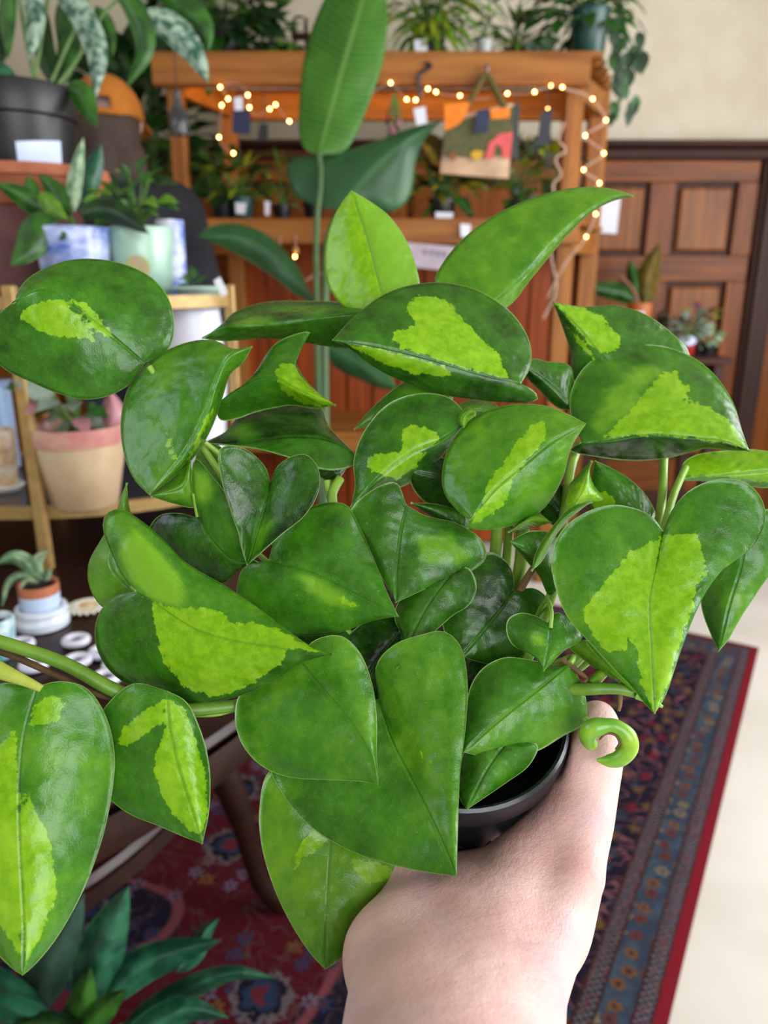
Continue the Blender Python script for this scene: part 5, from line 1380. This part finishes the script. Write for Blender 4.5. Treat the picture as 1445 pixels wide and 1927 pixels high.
# dried flowers in a dark vase behind the paddle leaf
p = atY(742, 205, YH + .03)
df = thing('dried_bouquet', 'bundle of dried red flowers hanging from the beam right of the paddle leaf', 'flowers', p)
bush(df, p + (0, 0, .05), p + (0, 0, -.04), (.035, .03, .06), 26, [('oval', G_red), ('lance', G_red), ('oval', G_pink)], (.02, .04), 61, droop=.9)
MB().tube([p + (0, 0, .05), atY(742, 150, YH + .03)], .0018, 5).obj('cord', MATS['dark_cord'], df)
p = np.array([SX(566, 70, 3.25), 3.25, ZT])
wr_ = thing('wooden_rack', 'small reddish brown wooden rack on the shelf top left of the tall leaf', 'rack', p)
zq = float(atY(566, 74, 3.25)[2])
MB().box(p + (-.035, -.02, zq - ZT), p + (.035, .02, zq - ZT + .018), .003).obj('bar', M_dark_h, wr_)
for dx_ in (-.022, .02):
    MB().box(p + (dx_ - .006, -.008, 0), p + (dx_ + .006, .008, zq - ZT), .002).obj('leg', M_dark_v, wr_)
    MB().lathe([(.006, 0), (.008, .02), (.005, .05), (0, .055)], p + (dx_, 0, zq - ZT + .018), seg=10, cap=False).obj('peg', M_dark_v, wr_)
# hanging clear bottle at the left
p = atY(336, 222, 2.45)
gb = thing('hanging_bottle', 'clear glass bottle hanging at the left end of the shelf', 'bottle', p)
MB().lathe([(0, -.05), (.026, -.046), (.032, -.02), (.026, .012), (.010, .04), (.009, .065), (.012, .07)], p, seg=24, cap=False).obj('bottle_body', mat('smoky_glass', '4a5458', '2f383c', rough=.08, **{'Alpha': .75}), gb)
MB().tube([p + (0, 0, .065), p + (0, 0, .25)], .002, 5).obj('cord', MATS['dark_cord'], gb)

# ================================================================ tall paddle-leaved plant in front of the shelf
SD = 2.05
bp0 = at(606, 700, SD)
stre = thing('paddle_plant', 'tall bird of paradise plant with broad paddle leaves before the shelf', 'potted plant', (bp0[0], bp0[1], .012))
pot(stre, np.array([bp0[0], bp0[1], .012]), .15, .12, .27, mat('pale_planter', 'b9b2a4', 'a8a192', rough=.6), lip=.01)
def sb(M, L, R, dd, mt, e=6): blade(stre, M, L, R, dd[0], dd[1], eL=e, eR=e, bulge=1.0, D0=SD, unit=.006, material=mt, thick=.0015, nt=36, ns=8, ripple=1.0)
sb([(600, 292), (622, 210), (650, 110), (680, 10), (700, -70)], [(572, 280), (562, 240), (564, 180), (572, 110), (592, 40), (630, -30)], [(648, 285), (676, 240), (700, 180), (722, 110), (729, 40), (722, -30)], (0, 6), G_strel, 5)
sb([(640, 398), (690, 335), (760, 268), (830, 228)], [(598, 388), (554, 366), (542, 300), (612, 292), (700, 268), (776, 240)], [(738, 398), (770, 372), (784, 300), (800, 262)], (2, -6), G_strel2, 7)
sb([(596, 575), (548, 512), (470, 452), (372, 446)], [(552, 490), (500, 440), (440, 420), (392, 428)], [(552, 552), (524, 528), (470, 492), (410, 460)], (4, 14), G_strel2, 5)
sb([(606, 648), (640, 662), (690, 694), (748, 732)], [(650, 640), (700, 662), (732, 700)], [(630, 690), (680, 716), (720, 732)], (4, -2), G_strel2, 4)
for pts, r in (([(600, 290, 0), (604, 330, 4), (596, 420, 8), (600, 760, 4), (606, 1000, 0)], (5, 7, 9)), ([(640, 396, 14), (618, 440, 10), (612, 560, 8), (612, 1000, 0)], (6, 8, 10)), ([(596, 574, 24), (604, 640, 10), (608, 1000, 0)], (5, 7)), ([(606, 648, 24), (600, 700, 14), (604, 1000, 0)], (5, 7))):
    px_tube('stalk', pts, r, mat('stalk_green', '4a6a3c', '3a5730', rough=.5), stre, D0=SD)

# ================================================================ potted things by the panelling at the right
RY = 3.35
zr2 = float(atY(1290, 668, RY)[2])
xa, xb = SX(1110, 668, RY), SX(1350, 668, RY)
pst = thing('plant_bench', 'dark low wooden bench by the panelling holding little pots', 'bench', ((xa + xb) / 2, RY, 0))
for k in range(3): MB().box((xa, RY - .16 + k * .11, zr2 - .025), (xb, RY - .16 + k * .11 + .103, zr2), .003).obj('plank', M_dark_h, pst)
for x in (xa + .05, xb - .05):
    for y in (RY - .13, RY + .13): MB().box((x - .02, y - .02, 0), (x + .02, y + .02, zr2 - .026), .003).obj('leg', M_dark_v, pst)
    MB().box((x - .015, RY - .13, zr2 - .09), (x + .015, RY + .13, zr2 - .026), .003).obj('rail', M_dark_h, pst)
def rb(px, Y=RY): return np.array([SX(px, 668, Y), Y, zr2 + .0005])
b = rb(1195)
rub = thing('rubber_plant', 'rubber plant with olive and green leaves in an orange pot', 'potted plant', b)
ph = float(atY(1195, 570, RY)[2] - b[2])
pot(rub, b, .052, .042, ph, mat('orange_pot', 'b0601f', 'a05418', rough=.5))
for pts, w, mt, dd in (([(1215, 575), (1215, 540), (1225, 500), (1242, 458)], 44, mat_leaf('foliage_bronze', '6f5a14', '4c4a12'), (0, 4)), ([(1205, 575), (1198, 545), (1190, 515), (1184, 488)], 34, G_mid, (2, 4)), ([(1200, 570), (1170, 552), (1135, 545), (1094, 542)], 36, G_mid, (0, -4))):
    strap(rub, pts, w, 3.35, mt, dd, unit=.012)
px_tube('stem', [(1202, 575, 0), (1190, 545, 0), (1168, 520, 0)], (4, 3), mat('pink_stem', '8a5a4a', rough=.6), rub, D0=3.35)
lbp = [atY(x, y, RY - .056) for x, y in ((1183, 587), (1212, 586), (1210, 602), (1184, 602))]
quad_label(rub, lbp, M_label)
for (px, Y, lab, rt, h, pm, kinds, n, rad, sz, sd, lbl) in (
    (1291, RY - .06, 'silver leaved plant in a red pot with a white oval label', .036, .075, mat('red_pot', 'a5201f', '8f1a1a', rough=.4), [('lance', G_grey), ('oval', G_grey)], 44, (.065, .05, .055), (.04, .06), 41, (1278, 632, 1310, 650)),
    (1253, RY + .02, 'dark purple plant in a red pot left of the silver leaved one', .034, .07, MATS['red_pot'], [('oval', G_red), ('oval', G_dark)], 36, (.06, .05, .05), (.03, .05), 42, (1244, 622, 1262, 634)),
    (1330, RY, 'pale blue green rosette plant at the right end of the bench', .03, .05, M_black, [('round', G_pale), ('oval', G_pale)], 16, (.04, .035, .045), (.03, .045), 43, None),
    (1308, RY + .1, 'red leaved plant behind the silver leaved one', .032, .09, M_black, [('oval', G_red), ('lance', G_yel)], 30, (.07, .05, .06), (.04, .06), 44, None),
    (1225, RY + .1, 'small dark plant behind the orange pot', .035, .08, M_black, [('oval', G_dark), ('oval', G_red)], 26, (.06, .05, .05), (.03, .05), 45, None)):
    b = rb(px, Y)
    o = shelf_plant('bench_plant', lab, b, rt, h, pm, b + (0, -.01, h + rad[2] * .8), rad, n, kinds, sz, sd)
    if lbl:
        x0, y0, x1, y1 = lbl; P = []
        for k in range(16):
            a = 2 * math.pi * k / 16; P.append(atY((x0 + x1) / 2 + (x1 - x0) / 2 * math.cos(a), (y0 + y1) / 2 + (y1 - y0) / 2 * math.sin(a), Y - rt - .003))
        quad_label(o, P, M_label)

# ================================================================ shopper in an orange cap, seen from behind
PY = 2.5
hd = atY(204, 232, PY); PX = float(hd[0]) + .03
per = thing('person', 'person seen from behind in an orange cap and dark jacket', 'person', (PX, PY, 0.0))
hz = float(hd[2])
V3 = lambda x, y, z: np.array([PX + x, PY + y, z])
hx = -.03
body = [(V3(hx, .0, hz + .0), V3(hx, .01, hz + .035), .078, .088), (V3(hx, .04, hz - .05), V3(hx, .045, hz - .06), .062, .055), (V3(0, .01, hz - .22), V3(hx, .01, hz - .06), .055, .052),
        (V3(.0, 0, hz - .3), V3(.0, 0, hz - .62), .11, .12), (V3(-.09, 0, hz - .86), V3(-.09, 0, .10), .075, .045), (V3(.09, 0, hz - .86), V3(.09, 0, .10), .075, .045), (V3(-.06, 0, hz - .7), V3(.06, 0, hz - .7), .11, .11),
        (V3(-.09, .0, .06), V3(-.09, .14, .05), .04, .035), (V3(.09, 0, .06), V3(.09, .14, .05), .04, .035),
        (V3(-.16, 0, hz - .26), V3(-.2, .06, hz - .52), .05, .04), (V3(-.2, .06, hz - .52), V3(-.15, .26, hz - .48), .04, .028), (V3(.16, 0, hz - .26), V3(.2, .06, hz - .52), .05, .04), (V3(.2, .06, hz - .52), V3(.14, .26, hz - .46), .04, .028),
        (V3(-.15, .26, hz - .48), V3(-.13, .33, hz - .47), .03, .022), (V3(.14, .26, hz - .46), V3(.12, .33, hz - .45), .03, .022),
        (V3(hx - .085, .01, hz - .02), V3(hx - .088, .01, hz + .01), .012, .014), (V3(hx + .085, .01, hz - .02), V3(hx + .088, .01, hz + .01), .012, .014)]
bv, bf = sdf_mesh(body, .03, .014)
mesh_obj('body', bv, bf, M_skin, per)
jk = [(V3(-.13, 0, hz - .24), V3(.13, 0, hz - .24), .085, .085), (V3(0, 0, hz - .3), V3(0, 0, hz - .70), .16, .165), (V3(-.08, 0, hz - .45), V3(-.07, 0, hz - .72), .11, .12), (V3(.08, 0, hz - .45), V3(.07, 0, hz - .72), .11, .12),
      (V3(-.17, 0, hz - .26), V3(-.225, .06, hz - .53), .07, .056), (V3(-.225, .06, hz - .53), V3(-.165, .24, hz - .49), .056, .042), (V3(.17, 0, hz - .26), V3(.225, .06, hz - .53), .07, .056), (V3(.225, .06, hz - .53), V3(.155, .24, hz - .47), .056, .042),
      (V3(hx * .5, .01, hz - .19), V3(hx * .5, .01, hz - .15), .075, .066)]
jv, jf = sdf_mesh(jk, .04, .014)
mesh_obj('jacket', jv, jf, mat('dark_jacket', '1c1d26', '13141b', rough=.85, scale=30, bump=.2), per)
tv, tf = sdf_mesh([(V3(-.06, 0, hz - .72), V3(.06, 0, hz - .72), .13, .13), (V3(-.09, 0, hz - .84), V3(-.095, 0, .14), .095, .065), (V3(.09, 0, hz - .84), V3(.095, 0, .14), .095, .065)], .03, .016)
mesh_obj('trousers', tv, tf, mat('blue_jeans', '222b3d', '2a3448', rough=.9), per)
for s in (-1, 1):
    sv, sf2 = sdf_mesh([(V3(s * .092, -.03, .05), V3(s * .092, .16, .045), .046, .04)], .01, .01, lambda G: .003 - G[..., 2])
    mesh_obj('shoe', sv, sf2, mat('dark_shoe', '1d1a1a', rough=.5), per)
hrv, hrf = sdf_mesh([(V3(hx, -.02, hz + .02), V3(hx, -.024, hz - .01), .1, .096), (V3(hx - .05, -.045, hz - .02), V3(hx - .06, -.055, hz - .13), .05, .035), (V3(hx, -.06, hz - .02), V3(hx + .01, -.075, hz - .16), .055, .04), (V3(hx + .05, -.045, hz - .02), V3(hx + .075, -.06, hz - .15), .05, .038), (V3(hx + .08, -.05, hz - .10), V3(hx + .10, -.06, hz - .14), .034, .02)], .02, .008, lambda G: np.maximum((G[..., 1] - PY) - .03, G[..., 2] - hz - .012))
hair = mesh_obj('hair', hrv, hrf, mat('brown_hair', '4a3527', '2c1e15', rough=.6, scale=60, stretch=(6, 6, 1), bump=.6), per)
# cap worn backwards: dome, strap opening, brim in front
cz = hz + .005
M_cap = mat('orange_cap_cloth', 'b86f1c', 'a8621a', rough=.85, scale=60, bump=.1)
cv = []; cf = []; ns_, nr_ = 40, 12
for j in range(nr_ + 1):
    ph = math.pi / 2 * j / nr_
    for i in range(ns_):
        th = 2 * math.pi * i / ns_
        r = math.cos(ph); z = math.sin(ph)
        cv.append(V3(hx + .105 * r * math.cos(th), -.005 + .118 * r * math.sin(th), cz + (.125 * z)))
for j in range(nr_):
    for i in range(ns_):
        a = j * ns_ + i; b2_ = j * ns_ + (i + 1) % ns_
        back = abs(((i + .5) / ns_) - .75) < .075 and j < 3      # half-round opening above the strap
        if back: continue
        cf.append((a, b2_, b2_ + ns_, a + ns_))
capo = mesh_obj('cap', cv, cf, M_cap, per)
so = capo.modifiers.new('thickness', 'SOLIDIFY'); so.thickness = .004; so.offset = -1
MB().tube([V3(hx + .107 * math.cos(a), -.005 + .12 * math.sin(a), cz + .006) for a in np.radians(np.linspace(238, 302, 14))], .008, 8).obj('strap', M_cap, capo)
bv_ = []; bf_ = []
for i in range(17):
    a = math.radians(20 + 140 * i / 16)
    for r in (1.0, 1.35, 1.62): bv_.append(V3(hx + .103 * math.cos(a) * (1 + (r - 1) * .25), -.005 + .116 * math.sin(a) * r, cz + .004 - .03 * (r - 1) - .01 * abs(math.cos(a)) * (r - 1)))
for i in range(16):
    for k in range(2): bf_.append((i * 3 + k, i * 3 + k + 1, i * 3 + k + 4, i * 3 + k + 3))
br = mesh_obj('brim', bv_, bf_, M_cap, capo); s2 = br.modifiers.new('thickness', 'SOLIDIFY'); s2.thickness = .004
MB().lathe([(0, .004), (.006, .003), (.008, 0)], V3(hx, -.005, cz + .124), seg=12, cap=False).obj('button', M_cap, capo)

# tall dark plant behind the shopper
b = np.array([float(atY(285, 300, 3.55)[0]) - .02, 3.5, .012])
tdp = thing('tall_plant', 'tall dark leafy plant behind the person in the cap', 'potted plant', b)
pot(tdp, b, .16, .12, .3, M_terra, lip=.01)
cc = atY(285, 225, 3.45)
bush(tdp, b + (0, 0, .26), np.array([cc[0] - .03, 3.42, cc[2] - .02]), (.26, .18, .38), 210, [('oval', G_dark), ('oval', G_dark), ('heart', G_dark), ('oval', G_mid)], (.09, .15), 51)
MB().tube(spline([b + (0, 0, .25), b + (.02, 0, .8), np.array([cc[0] - .02, 3.42, cc[2]])], 12), .014, 8).obj('trunk', mat('bark', '4a3a2a', '33271c', rough=.9), tdp)
